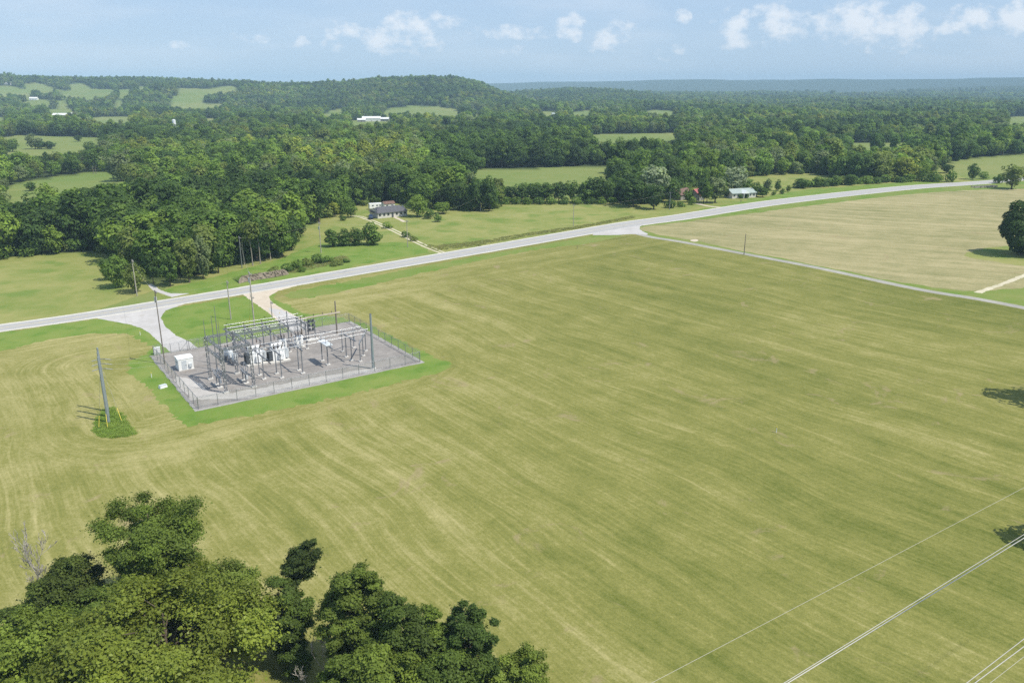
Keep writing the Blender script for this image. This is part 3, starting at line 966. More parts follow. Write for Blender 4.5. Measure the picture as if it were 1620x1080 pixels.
for i in range(6): variant('round', 100 + i, 14, 5.4 + .3 * (i % 3), .7, .30, nl=46 + 5 * i, per=50, ls=.52, lobe=(.22, .38))
for i in range(4): variant('tall', 120 + i, 17, 4.6, .9, .30, nl=52, per=48, ls=.52, shape='drop' if i % 2 else 'round', lobe=(.24, .4))
for i in range(3): variant('spreading', 140 + i, 12, 6.4, 1.2, .34, nl=54, per=50, ls=.52, shape='top', lobe=(.2, .36))
for i in range(2): variant('fine', 150 + i, 14, 5.4, .5, .32, nl=70, per=70, ls=.34, lobe=(.18, .32), nb=14)
for i in range(3): variant('cedar', 160 + i, 9, 3.4, .0, .16, nl=60, per=52, ls=.34, shape='drop', lobe=(.24, .4))
for i in range(3): variant('shrub', 180 + i, 3.0, 2.2, .0, .06, nl=24, per=46, ls=.26, lobe=(.3, .5), nb=4)
for i in range(2): variant('pine', 190 + i, 17, 3.3, 7.5, .20, nl=26, per=44, ls=.42, nb=10, bark='pale_bark', lobe=(.28, .45))


def put_tree(kind, v, loc, H, R, tone, label, cat, group=None, rz=None, name=None):
    tm, cm, h0, r0, _ = LIB[kind][v % len(LIB[kind])]
    t = thing(name or ('shrub' if cat == 'shrub' else 'cedar_tree' if kind == 'cedar' else 'pine_tree' if kind == 'pine' else 'broadleaf_tree'),
              label, cat, loc, rnd.uniform(0, 6.28) if rz is None else rz, group)
    t.scale = (R / r0, R / r0, H / h0)
    for nm, me in ((('stem' if cat == 'shrub' else 'trunk'), tm), (('foliage' if cat == 'shrub' else 'crown'), cm)):
        o = bpy.data.objects.new(nm, me)
        COL.objects.link(o)
        o.parent = t
        if me is cm: o['tone'] = [float(c) for c in (TONES[tone] if isinstance(tone, str) else tone)]
    return t


# ---- the woods: every tree is set out here; the nearest become trees of their own, the rest one woodland
wr = np.random.default_rng(11)


def band(r0, r1, cell, jit=.42):
    a = math.radians(37.5)
    xs = np.arange(-r1 * math.sin(a), r1 * math.sin(a), cell)
    ys = np.arange(r0 * math.cos(a) * .9, r1, cell)
    X, Y = np.meshgrid(xs, ys)
    X = X.ravel() + wr.uniform(-jit, jit, X.size) * cell
    Y = Y.ravel() + wr.uniform(-jit, jit, Y.size) * cell
    r = np.hypot(X, Y)
    ok = (r >= r0) & (r < r1) & (np.abs(np.arctan2(X, Y)) < a)
    return X[ok], Y[ok]


bands = [(215, 520, 6.6, 1.0), (520, 900, 7.4, 1.02), (900, 1500, 8.6, 1.05), (1500, 2600, 10.5, 1.12), (2600, 4300, 12.5, 1.08), (4300, 5600, 22, 1.7)]
PTS = []
for (r0, r1, cell, sc_) in bands:
    X, Y = band(r0, r1, cell)
    Z = terrain(X, Y)
    s_ = sc_ * (.62 + .72 * wr.uniform(0, 1, X.size) ** 1.3) * (1 + .25 * (vnoise(X, Y, 55, 3) - .5))
    ok = wooded(X, Y, Z, s_ * 13.0)
    # gaps and thin places
    ok &= ~((vnoise(X, Y, 60, 8) > .86) & (np.hypot(X, Y) > 700))
    X, Y, Z, s_ = X[ok], Y[ok], Z[ok], s_[ok]
    PTS.append(np.stack([X, Y, Z, s_], 1))
PTS = np.concatenate(PTS)
# drop what a nearer rise hides
az = np.round((np.arctan2(PTS[:, 0], PTS[:, 1]) + .7) / 1.4 * 500).astype(int)
rad = np.hypot(PTS[:, 0], PTS[:, 1])
hid = np.zeros(len(PTS), bool)
rs = np.arange(800, 7300, 60)
for a_ in np.unique(az):
    ang = a_ / 500 * 1.4 - .7
    prof = np.maximum.accumulate((terrain(rs * np.sin(ang), rs * np.cos(ang)) - CAMH) / rs)
    q = az == a_
    hid[q] = (PTS[q, 2] + 17 * PTS[q, 3] - CAMH) / rad[q] < np.interp(rad[q] - 150, rs, prof, left=-9)
PTS = PTS[~hid]
rad = np.hypot(PTS[:, 0], PTS[:, 1])
tone_names = ['dark green', 'deep green', 'mid green', 'fresh green', 'olive green', 'grey green', 'yellow green']
tv = vnoise(PTS[:, 0], PTS[:, 1], 85, 4) * .55 + wr.uniform(0, 1, len(PTS)) * .45
tsel = np.searchsorted([.24, .42, .60, .70, .83, .955], np.clip((tv - .15) / .7, 0, 1))
kinds_pool = [('round', 6), ('tall', 4), ('spreading', 3)]
ksel = wr.choice([0, 0, 0, 0, 0, 0, 1, 1, 1, 2, 2, 3, 3], len(PTS))
ksel = np.where(ksel == 3, 0, ksel)
vsel = wr.integers(0, 12, len(PTS))

px, py = px_np(PTS[:, 0], PTS[:, 1], PTS[:, 2])
inframe = (px > -25) & (px < 1645)
order = np.argsort(np.where(inframe, rad, 1e9))
N_SINGLE = 232
single = set(order[:N_SINGLE].tolist())


def wood_region(x, y):
    if x < 165: return 'in the wood by the left pasture'
    if x < 330: return 'in the wood by the grey drive'
    if x < 450: return 'in the wood above the rock bank'
    if x < 560: return 'in the wood left of the house'
    if x < 680: return 'in the wood behind the house'
    if x < 800: return 'in the wood right of the house'
    if x < 1010: return 'in the tree belt above the meadow'
    if x < 1130: return 'in the trees behind the red roof'
    if x < 1330: return 'in the trees behind the white house'
    return 'in the trees behind the highway bend'


SHAPE = ['round crowned', 'tall', 'spreading']
tl_y = lambda x: np.interp(x, [p[0] for p in TREELINE], [p[1] for p in TREELINE])
for i in sorted(single):
    x, y, z, s_ = PTS[i]
    k_ = kinds_pool[ksel[i]][0]
    tm, cm, h0, r0, _ = LIB[k_][vsel[i] % len(LIB[k_])]
    tn = tone_names[tsel[i]]
    sz = 'large' if s_ > 1.06 else 'small' if s_ < .82 else 'mid sized'
    edge = py[i] > tl_y(px[i]) - 16
    reg = wood_region(px[i], py[i])
    if edge: reg = reg.replace('in the', 'fronting the', 1)
    lab = f'{sz} {tn} {SHAPE[ksel[i]]} tree {reg}'.replace('mid sized ', '')
    put_tree(k_, int(vsel[i]), (x, y, z - .1), h0 * s_ * wr.uniform(.92, 1.08), r0 * s_, tn, lab, 'tree', (sz + f' {tn} {SHAPE[ksel[i]]} trees {reg}').replace('mid sized ', ''))

# ---- the rest: one woodland, its trees instanced from the same shapes
rest = np.array([i for i in range(len(PTS)) if i not in single])
src = bpy.data.collections.new('tree_shapes')          # source shapes, not part of the scene
names = []
for kn, _ in kinds_pool:
    for j, (_, _, h0, r0, jm) in enumerate(LIB[kn]):
        o = bpy.data.objects.new('tree_shape_%02d' % len(names), jm)
        src.objects.link(o)
        names.append((kn, j))
starts = {0: 0, 1: 6, 2: 10}
counts = {0: 6, 1: 4, 2: 3}
pick = np.array([starts[k_] + v % counts[k_] for k_, v in zip(ksel[rest], vsel[rest])], np.int32)


def scatter(name, P, pick, size, rotz, tone, coll, label, cat):
    me = bpy.data.meshes.new(name)
    me.vertices.add(len(P))
    me.vertices.foreach_set('co', np.asarray(P, np.float32).ravel())
    a = me.attributes.new('pick', 'INT', 'POINT'); a.data.foreach_set('value', np.asarray(pick, np.int32))
    a = me.attributes.new('size', 'FLOAT_VECTOR', 'POINT'); a.data.foreach_set('vector', np.asarray(size, np.float32).ravel())
    e = np.zeros((len(P), 3), np.float32); e[:, 2] = rotz
    a = me.attributes.new('turn', 'FLOAT_VECTOR', 'POINT'); a.data.foreach_set('vector', e.ravel())
    t4 = np.ones((len(P), 4), np.float32); t4[:, :3] = tone
    a = me.attributes.new('tone', 'FLOAT_COLOR', 'POINT'); a.data.foreach_set('color', t4.ravel())
    o = bpy.data.objects.new(name, me)
    COL.objects.link(o)
    ng = bpy.data.node_groups.new(name, 'GeometryNodeTree')
    ng.interface.new_socket('Geometry', in_out='INPUT', socket_type='NodeSocketGeometry')
    ng.interface.new_socket('Geometry', in_out='OUTPUT', socket_type='NodeSocketGeometry')
    nd, lk = ng.nodes.new, ng.links.new
    gi, go = nd('NodeGroupInput'), nd('NodeGroupOutput')
    ci = nd('GeometryNodeCollectionInfo')
    ci.inputs['Collection'].default_value = coll
    ci.inputs['Separate Children'].default_value = True
    ci.inputs['Reset Children'].default_value = True
    iop = nd('GeometryNodeInstanceOnPoints')
    iop.inputs['Pick Instance'].default_value = True

    def att(nm, dt):
        q = nd('GeometryNodeInputNamedAttribute'); q.data_type = dt; q.inputs['Name'].default_value = nm
        return next(s for s in q.outputs if s.enabled and s.name == 'Attribute')
    lk(gi.outputs[0], iop.inputs['Points'])
    lk(ci.outputs[0], iop.inputs['Instance'])
    lk(att('pick', 'INT'), iop.inputs['Instance Index'])
    er = nd('FunctionNodeEulerToRotation')
    lk(att('turn', 'FLOAT_VECTOR'), er.inputs[0])
    lk(er.outputs[0], iop.inputs['Rotation'])
    lk(att('size', 'FLOAT_VECTOR'), iop.inputs['Scale'])
    lk(iop.outputs[0], go.inputs[0])
    md = o.modifiers.new('scatter', 'NODES'); md.node_group = ng
    return tag(o, label, cat, kind='stuff')


tones = np.array([TONES[t] for t in tone_names])[tsel[rest]] * wr.uniform(.74, 1.30, (len(rest), 1)) * (.80 + .42 * vnoise(PTS[rest, 0], PTS[rest, 1], 130, 12)[:, None])
P = PTS[rest, :3] - np.array([0, 0, .1])
s_ = PTS[rest, 3]
scatter('distant_woodland', P, pick, np.stack([s_, s_, s_ * wr.uniform(.85, 1.1, len(s_))], 1), wr.uniform(0, 6.28, len(s_)), tones, src,
        'unbroken broadleaf woodland filling the valley and hills behind the nearer trees', 'woodland')

# low growth filling the foot of the woods
bush = bpy.data.collections.new('bush_shapes')
for j, (_, _, h0, r0, jm) in enumerate(LIB['shrub']):
    o = bpy.data.objects.new('bush_shape_%d' % j, jm); bush.objects.link(o)
edge_i = np.nonzero((py > tl_y(px) - 30) & (rad < 760))[0]
UX = np.concatenate([PTS[edge_i, 0] + wr.uniform(-3.5, 3.5, len(edge_i)) for _ in range(3)])
UY = np.concatenate([PTS[edge_i, 1] + wr.uniform(-4.5, 2.0, len(edge_i)) for _ in range(3)])
okk = wooded(UX, UY, UX * 0, 3.0)
UX, UY = UX[okk], UY[okk]
nU = len(UX)
sU = wr.uniform(.7, 1.6, nU)
scatter('undergrowth', np.stack([UX, UY, UX * 0 - .1], 1), wr.integers(0, 3, nU), np.stack([sU * 1.1, sU * 1.1, sU], 1), wr.uniform(0, 6.28, nU),
        np.array([TONES[t] for t in ('deep green', 'mid green', 'olive green', 'dark green')])[wr.integers(0, 4, nU)] * wr.uniform(.8, 1.2, (nU, 1)), bush,
        'dense low undergrowth closing the foot of the wood along its front edge', 'undergrowth')

# ---- single trees, bushes and hedges the photograph shows, by foot pixel, top row, width in pixels
def feat(kind, v, x, yb, yt, w, tone, label, cat='tree', group=None, sink=0.0):
    p = G(x, yb)
    dep = p.y * CP + CAMH * SP
    R = w / 2 * dep / F
    put_tree(kind, v, (p.x, p.y, -.05 - sink), HT(p.x, p.y, 0, yt), R * .92, tone, label, cat, group)


FE = [
    # corner by the short drive
    ('round', 1, 186, 455, 398, 46, 'mid green', 'rounded tree on the pasture corner, left of the short grey drive'),
    ('round', 2, 214, 463, 413, 42, 'olive green', 'olive tree behind the leaning roadside pole at the pasture corner'),
    ('spreading', 0, 172, 443, 405, 34, 'deep green', 'dark low tree behind the pasture corner tree, casting shade on the pasture'),
    ('tall', 1, 243, 449, 396, 26, 'dark green', 'dark tree arching over the short grey drive'),
    ('tall', 0, 270, 453, 385, 34, 'deep green', 'tall dark tree just right of the short grey drive'),
    ('tall', 2, 300, 447, 368, 40, 'olive green', 'tall olive tree rising over the right side of the short grey drive'),
    ('round', 4, 322, 441, 372, 36, 'grey green', 'grey leaved tree on the wood edge above the grass bank'),
    ('tall', 3, 346, 432, 362, 34, 'deep green', 'dark tree at the wood edge left of the two grey poles'),
    # pines with bare stems above the rock cut
    ('pine', 0, 400, 420, 345, 34, 'olive green', 'slim pine with bare pale trunk nearest the tall grey pole'),
    ('pine', 1, 412, 417, 340, 34, 'deep green', 'slim pine with bare pale trunk, middle of the row above the rock bank'),
    ('pine', 0, 428, 411, 338, 36, 'olive green', 'slim pine with bare pale trunk, right end of the row above the rock bank'),
    ('round', 3, 447, 407, 342, 44, 'mid green', 'full green tree on the wood corner above the roadside bushes'),
    ('round', 5, 462, 396, 366, 24, 'dark green', 'low dark tree at the wood corner beside the lawn'),
    ('spreading', 1, 452, 370, 300, 62, 'grey green', 'big pale grey green tree with rounded top in the wood left of the lawn'),
    ('spreading', 2, 415, 372, 310, 56, 'olive green', 'large olive tree left of the pale grey green tree in the wood'),
    ('tall', 1, 505, 352, 278, 42, 'dark green', 'tall dark tree on the wood edge above the lawn'),
    # cedars on the lawn
    ('cedar', 0, 526, 390, 360, 31, 'deep green', 'leftmost and smallest cedar of the lawn clump'),
    ('cedar', 1, 545, 388.5, 361, 34, 'deep green', 'broad cedar standing second in the lawn clump'),
    ('cedar', 2, 565, 388, 357, 31, 'deep green', 'narrow pointed cedar, third in the lawn clump'),
    ('cedar', 1, 588, 387, 350, 42, 'mid green', 'tallest cedar, at the track end of the lawn clump'),
    # round the long low house
    ('fine', 0, 660, 343, 306, 44, 'fresh green', 'full fresh green shade tree beside the long low house'),
    ('round', 2, 555, 344, 319, 26, 'mid green', 'small leafy tree at the head of the house track'),
    ('round', 0, 530, 343, 318, 22, 'yellow green', 'yellowish tree at the wood edge left of the house track'),
    ('shrub', 0, 543, 349, 339, 12, 'deep green', 'dark bush at the foot of the small leafy tree', 'shrub'),
    ('shrub', 1, 614, 361, 351, 19, 'fresh green', 'rounded bush on the lawn between the track and the house', 'shrub'),
    ('shrub', 2, 642, 375, 366, 18, 'deep green', 'dark bush right of the house track', 'shrub'),
    ('shrub', 0, 655, 381, 373, 16, 'olive green', 'low brush beside the house track near the highway', 'shrub'),
    ('shrub', 1, 678, 346, 331, 20, 'deep green', 'bush touching the right side of the shade tree', 'shrub'),
    ('shrub', 2, 693, 351, 338, 15, 'mid green', 'round bush at the right end of the house hedge', 'shrub'),
    ('round', 3, 700, 338, 318, 30, 'fresh green', 'bright low tree at the meadow edge right of the house'),
    ('cedar', 2, 753, 334, 276, 32, 'dark green', 'tall dark evergreen at the meadow edge, left of a pair'),
    ('cedar', 0, 774, 334, 274, 34, 'dark green', 'tall dark evergreen at the meadow edge, right of a pair'),
    # the pale tree and its neighbours
    ('round', 0, 1033, 321, 258, 56, 'pale silvery green', 'large silvery tree standing out above the meadow'),
    ('round', 1, 1002, 327, 272, 58, 'dark green', 'broad dark tree left of the silvery tree'),
    ('spreading', 2, 1034, 331, 289, 44, 'dark green', 'low dark tree under the silvery tree'),
    ('round', 4, 1062, 320, 284, 36, 'deep green', 'dark tree left of the red roofed house'),
    ('shrub', 2, 1060, 329, 316, 24, 'deep green', 'dark bush below the pole beside the red roofed house', 'shrub'),
    ('shrub', 0, 1078, 327, 319, 18, 'mid green', 'green bush between the pole and the red roofed house', 'shrub'),
    ('tall', 2, 1131, 321, 273, 38, 'grey green', 'tall grey green tree shading the lawn between the two roadside houses'),
    ('round', 0, 1113, 321, 279, 26, 'dark green', 'dark tree right against the red roofed house'),
    ('round', 3, 1160, 307, 260, 48, 'pale silvery green', 'tall pale tree behind the white house'),
    ('round', 5, 1148, 313, 296, 14, 'dark green', 'small dark tree at the left end of the white house'),
    ('round', 2, 1197, 311, 286, 24, 'deep green', 'dark rounded tree at the right end of the white house'),
    ('tall', 0, 1213, 309, 278, 17, 'grey green', 'slender grey green tree right of the white house'),
    ('cedar', 1, 1230, 302, 283, 13, 'deep green', 'small pointed cedar on the lawn right of the white house'),
    ('shrub', 1, 1224, 309, 301, 9, 'mid green', 'small bush in front of the pointed cedar', 'shrub'),
    ('shrub', 0, 1237, 307, 298, 9, 'deep green', 'dark little bush right of the pointed cedar', 'shrub'),
    ('round', 3, 1247, 304, 292, 9, 'olive green', 'young thin tree on the lawn near the highway'),
    ('round', 1, 1088, 320, 296, 20, 'mid green', 'leafy tree half hiding the rusty barn'),
    ('tall', 1, 1118, 322, 285, 24, 'mid green', 'two stemmed leafy tree before the right gable of the red roofed house'),
    ('shrub', 1, 1094, 324, 311, 14, 'fresh green', 'bright bush before the red roofed house', 'shrub'),
    ('round', 3, 1178, 303, 279, 28, 'mid green', 'leafy tree behind the right half of the white house'),
    ('round', 4, 1140, 309, 281, 24, 'deep green', 'dark tree between the two roadside houses'),
    ('round', 0, 1206, 312, 296, 20, 'deep green', 'round low tree at the corner of the white house lawn'),
    # along the bend
    ('round', 1, 1270, 298, 281, 26, 'deep green', 'leftmost bushy tree of the row beside the bend'),
    ('round', 4, 1293, 296, 279, 24, 'mid green', 'second bushy tree of the row beside the bend'),
    ('round', 2, 1318, 294, 276, 26, 'mid green', 'third bushy tree of the row beside the bend'),
    ('round', 5, 1345, 293, 274, 24, 'deep green', 'dark bushy tree in the middle of the row beside the bend'),
    ('shrub', 1, 1372, 291, 279, 22, 'mid green', 'low bush in the row beside the bend', 'shrub'),
    ('round', 0, 1397, 287, 259, 34, 'olive green', 'olive tree behind the row beside the bend'),
    ('round', 3, 1432, 285, 245, 42, 'yellow green', 'big yellowish tree beside the bend of the highway'),
    ('spreading', 1, 1455, 280, 253, 34, 'fresh green', 'fresh green tree right of the big yellowish tree'),
    ('shrub', 0, 1480, 288, 271, 24, 'mid green', 'wide bush at the highway near the right end of the row', 'shrub'),
    ('shrub', 2, 1503, 288, 271, 22, 'mid green', 'rounded bush ending the row beside the bend', 'shrub'),
    ('round', 5, 1497, 274, 258, 24, 'dark green', 'dark low tree behind the last bushes of the row'),
    ('round', 1, 1538, 284, 256, 22, 'deep green', 'lone dark tree where the highway leaves the picture'),
    ('shrub', 1, 1556, 283, 272, 18, 'mid green', 'brush beside the far end of the highway', 'shrub'),
    ('spreading', 2, 1600, 299, 259, 50, 'olive green', 'spreading thin tree with a dark bare trunk at the far corner of the hay field'),
    ('shrub', 2, 1579, 290, 276, 20, 'deep green', 'dark bush under the spreading thin tree', 'shrub'),
    # trees in the left clearings
    ('round', 0, 6, 246, 222, 36, 'deep green', 'dark tree at the left border of the far pasture'),
    ('round', 3, 20, 240, 218, 24, 'mid green', 'tree touching the dark tree at the left border of the far pasture'),
    ('round', 2, 56, 236, 209, 28, 'grey green', 'tallest tree of the clump in the far left pasture'),
    ('round', 4, 66, 236, 222, 22, 'deep green', 'middle tree of the clump in the far left pasture'),
    ('round', 1, 80, 236, 222, 22, 'dark green', 'low dark tree ending the clump in the far left pasture'),
    ('round', 5, 124, 224, 213, 15, 'dark green', 'small lone tree in the middle of the far left pasture'),
    ('round', 2, 145, 246, 222, 26, 'deep green', 'round tree on the near border of the far left pasture'),
    ('round', 3, 183, 246, 210, 32, 'grey green', 'pale tall tree at the right end of the far left pasture'),
    ('round', 1, 49, 302, 286, 20, 'deep green', 'lone round tree in the left clearing'),
    ('round', 5, 2, 310, 293, 22, 'dark green', 'tree cut by the left border of the picture in the left clearing'),
]
for f_ in FE: feat(*f_)
for i in range(17):
    x = 1262 + i * 13.5
    feat('shrub', i, x, np.interp(x, [1262, 1400, 1480], [297.5, 289, 287]) - (i % 3) * .6, np.interp(x, [1262, 1400, 1480], [284, 277, 275]) + (i * 7 % 5) - 1, 22 + (i * 5) % 7, ['deep green', 'mid green', 'olive green'][i % 3],
         ['dark bush', 'green bush', 'olive bush'][i % 3] + ' in the hedge row beside the bend of the highway', 'shrub', ['dark', 'green', 'olive'][i % 3] + ' bushes of the hedge row beside the bend')
for i, (x, yb, yt, w) in enumerate([(432, 431, 421, 22), (456, 429, 417, 24), (470, 424, 411, 24), (488, 420, 408, 22), (505, 416, 402, 26), (520, 414, 405, 20), (536, 419, 411, 20), (548, 415, 409, 14), (478, 430, 422, 16), (528, 421, 413, 16)]):
    feat('shrub', i, x, yb, yt, w, ['olive green', 'deep green', 'mid green'][i % 3],
         ['tangled olive bush', 'dark tangled bush', 'green tangled bush'][i % 3] + ' on the road bank right of the rock cut', 'shrub', ['olive', 'dark', 'green'][i % 3] + ' bushes on the road bank right of the rock cut')
# two trees beyond the right border whose shade reaches into the meadow
for H_, R_, loc in ((26, 5.6, (105.6, 133.5)), (17, 4.0, (73.5, 86.0))):
    put_tree('round', 5, (*loc, -.05), H_, R_ * 1.12, 'deep green', 'tree beyond the right border shading the mown meadow', 'tree', 'trees beyond the right border')


for i, (x, yt, w, tn, nm) in enumerate([(742, 292, 26, 'mid green', 'leftmost tree'), (792, 292, 26, 'deep green', 'second tree'), (808, 290, 26, 'dark green', 'third tree'), (826, 287, 28, 'deep green', 'fourth tree'),
                                        (846, 289, 28, 'dark green', 'fifth tree'), (864, 286, 28, 'deep green', 'sixth tree'), (884, 286, 30, 'dark green', 'seventh tree'), (905, 284, 30, 'deep green', 'eighth tree'),
                                        (925, 280, 30, 'mid green', 'ninth tree'), (942, 276, 34, 'dark green', 'tenth tree'), (962, 281, 30, 'deep green', 'eleventh tree'), (985, 279, 34, 'dark green', 'last tree')]):
    feat(['round', 'spreading', 'tall'][i % 3], i, x, 321 - .3 * (i % 4), yt, w * 1.12, tn, nm + ' from the left in the dark belt along the top of the sloping meadow', 'tree', 'trees of the belt along the top of the meadow')
    feat('shrub', i, x + 8, 323, 312, 22, ['deep green', 'mid green'][i % 2], ['dark', 'green'][i % 2] + ' bush at the foot of the belt along the top of the meadow', 'shrub', ['dark', 'green'][i % 2] + ' bushes at the foot of the meadow belt')


# ---- foreground trees, each with a crown of its own
def near_tree(name, label, seed, x, yb, yt, w, tone, base=.25, nl=60, per=420, ls=.20, lobe=(.2, .34), shape='round', lean=(0, 0), bark='bark', leaf='leaf', r0=.24, cat='tree', sink=0.0, solid=False, nb=22):
    rng = np.random.default_rng(seed)
    p = G(x, yb)
    dep = p.y * CP + CAMH * SP
    H_ = HT(p.x, p.y, 0, yt)
    zc_ = H_ * (.5 + base * .5)
    p.x = (x - 810) / F * (p.y * CP + (CAMH - zc_) * SP)      # x is where the crown's middle shows
    R_ = w / 2 * (dep - H_ * .25) / F * 1.08
    V, Q, tint, cs = crown(rng, H_, R_, H_ * base, int(nl * 1.9), int(per * 1.5), ls * .58, (lobe[0] * .58, lobe[1] * .80), shape, fuzzy=True, nrand=.42) if not solid else crown(rng, H_, R_, H_ * base, nl, per, ls, lobe, shape)
    if lean != (0, 0):
        k = np.clip(V[:, 2:3] / H_, 0, 1) ** 2
        V = V + np.concatenate([k * lean[0], k * lean[1], k * 0], 1)
        kc = np.clip(cs[:, 2:3] / H_, 0, 1) ** 2
        cs = cs + np.concatenate([kc * lean[0], kc * lean[1], kc * 0], 1)
    t = thing(name, label, cat, (p.x, p.y, -.05))
    limbs(rng, H_, H_ * base, cs, r0, lean, nb, 7).build('stem' if cat == 'shrub' else 'trunk', M[bark], t)
    o = bpy.data.objects.new('foliage' if cat == 'shrub' else 'crown', np_mesh('crown', V, Q, [M[leaf]], tint=tint))
    COL.objects.link(o); o.parent = t
    o['tone'] = [float(c) for c in (TONES[tone] if isinstance(tone, str) else tone)]
    return t


OAK = (0.175, 0.213, 0.034)
near_tree('broadleaf_tree', 'big open crowned tree rising tallest from the corner thicket', 1, 243, 975, 790, 178, (0.119, 0.166, 0.030), .30, 58, 560, .19, (.16, .27), 'top', r0=.34, nb=34)
near_tree('broadleaf_tree', 'low leafy side growth wrapped round the tallest tree of the corner thicket', 2, 232, 992, 868, 118, (0.099, 0.145, 0.028), .15, 40, 420, .19)
near_tree('oak_tree', 'broad yellow green oak with big glossy leaves, nearest in the thicket', 3, 262, 1120, 918, 330, OAK, .12, 62, 560, .24, (.15, .24), leaf='yleaf', r0=.36, nb=30)
near_tree('oak_tree', 'yellow green oak spreading along the bottom border below the big oak', 4, 165, 1175, 992, 210, (0.158, 0.197, 0.034), .12, 60, 420, .28, (.18, .28), leaf='yleaf')
near_tree('broadleaf_tree', 'dull olive tree squeezed between the tallest tree and the big oak', 5, 350, 1010, 893, 118, (0.147, 0.194, 0.038), .2, 50, 420, .19)
near_tree('broadleaf_tree', 'dark bushy tree left of the tallest tree', 6, 112, 1010, 882, 104, (0.087, 0.118, 0.025), .12, 46, 460, .2)
near_tree('broadleaf_tree', 'dark ivy covered stump of growth below the bare grey tree', 7, 78, 1008, 905, 60, (0.061, 0.091, 0.022), .05, 34, 380, .19)
near_tree('broadleaf_tree', 'small rounded dark tree at the left border of the thicket', 8, 38, 1035, 945, 72, (0.082, 0.118, 0.025), .1, 36, 380, .2)
near_tree('broadleaf_tree', 'soft olive tree filling the bottom left corner', 9, 38, 1150, 985, 190, (0.177, 0.234, 0.038), .1, 60, 440, .22, (.2, .32))
near_tree('broadleaf_tree', 'green growth filling the gap between the dark left trees and the oak', 10, 160, 1040, 935, 110, (0.104, 0.150, 0.028), .08, 44, 420, .2)
near_tree('cedar_tree', 'leaning dark tree with one sparse crown on a bare stem', 11, 450, 1000, 857, 52, (0.057, 0.082, 0.021), .52, 30, 420, .17, (.25, .42), lean=(2.6, .6), r0=.15, nb=14, bark='dead_bark')
near_tree('broadleaf_tree', 'dark low tree right of the big oak, in its shade', 12, 448, 1040, 918, 90, (0.082, 0.122, 0.024), .1, 44, 400, .2)
near_tree('broadleaf_tree', 'full green tree at the back of the right hand thicket', 13, 566, 1070, 893, 128, (0.119, 0.161, 0.030), .15, 60, 460, .2, r0=.26, lobe=(.13, .27), shape='drop')
near_tree('broadleaf_tree', 'dark green tree in the middle of the right hand thicket', 14, 632, 1090, 944, 120, (0.080, 0.118, 0.024), .08, 56, 440, .2, lobe=(.13, .27), shape='drop')
near_tree('broadleaf_tree', 'fresh green tree between the two dark trees of the right hand thicket', 15, 676, 1082, 957, 76, (0.129, 0.181, 0.030), .1, 40, 400, .2, lobe=(.13, .27), shape='drop')
near_tree('broadleaf_tree', 'dense dark tree at the right end of the thicket', 16, 742, 1088, 952, 112, (0.064, 0.103, 0.023), .12, 56, 480, .19, lobe=(.13, .27), shape='drop')
near_tree('broadleaf_tree', 'bright green tree on the bottom border in front of the right hand thicket', 17, 600, 1150, 1022, 130, (0.147, 0.197, 0.034), .1, 50, 400, .22)
near_tree('broadleaf_tree', 'mid green tree on the bottom border below the dense dark tree', 18, 716, 1130, 1025, 110, (0.099, 0.145, 0.028), .08, 44, 400, .2)
near_tree('broadleaf_tree', 'green tree on the bottom border beside the bare branches', 22, 545, 1145, 1040, 90, (0.110, 0.154, 0.028), .08, 40, 380, .2)
near_tree('shrub', 'light green airy bush right of the thicket', 19, 834, 1090, 1028, 66, (0.159, 0.209, 0.037), .0, 34, 260, .17, (.26, .4), cat='shrub', r0=.06, nb=12)
near_tree('shrub', 'low light bush right of the dense dark tree', 20, 790, 1096, 1046, 60, (0.167, 0.220, 0.043), .0, 30, 260, .17, (.26, .4), cat='shrub', r0=.06, nb=12)
near_tree('shrub', 'small dark bush at the foot of the dark tree in the oak shade', 21, 470, 1064, 1010, 50, (0.071, 0.109, 0.023), .0, 28, 260, .17, (.26, .4), cat='shrub', r0=.06)


near_tree('broadleaf_tree', 'dense dark round tree standing alone in the hay field', 31, 1624, 403, 317, 72, (0.051, 0.088, 0.023), .02, 110, 420, .46, (.26, .38), solid=True, r0=.4)


def bare_tree(name, label, seed, x, yb, yt, spread, r0=.14, depth=5):
    rg = random.Random(seed)
    p = G(x, yb)
    H_ = HT(p.x, p.y, 0, yt)
    mb, tw = MB(), MB()

    def grow(q, d, ln, r, k):
        pts, rad_ = [q], [r]
        for i in range(3):
            d = (d + Vector((rg.uniform(-.2, .2), rg.uniform(-.2, .2), rg.uniform(-.05, .18)))).normalized()
            q = q + d * ln / 3
            pts.append(q); rad_.append(max(.022, r * (1 - .16 * (i + 1))))
        (mb if k == depth else tw).tube(pts, rad_, 5, False)
        if k == 0: return
        for _ in range(rg.choice((2, 3, 3))):
            nd = (d + Vector((rg.uniform(-1, 1), rg.uniform(-1, 1), rg.uniform(-.2, .7))) * spread).normalized()
            grow(pts[rg.choice((1, 2, 3, 3))], nd, ln * rg.uniform(.55, .8), r * .5, k - 1)
    grow(Vector((0, 0, -.2)), Vector((.05, .05, 1)), H_ * .34, r0, depth)
    t = thing(name, label, 'dead tree', (p.x, p.y, 0))
    mb.build('trunk', M['dead_bark'], t)
    tw.build('branches', M['dead_bark'], t)


bare_tree('dead_tree', 'bare grey tree with fine twigs at the left of the thicket', 3, 78, 1000, 846, .62, .21, 6)
bare_tree('dead_tree', 'bare grey tree leaning out of the right hand thicket', 8, 522, 1082, 958, .8, .17, 5)
bare_tree('dead_tree', 'fallen grey branches lying in the shade below the leaning dark tree', 12, 486, 1092, 1040, 1.1, .12, 4)


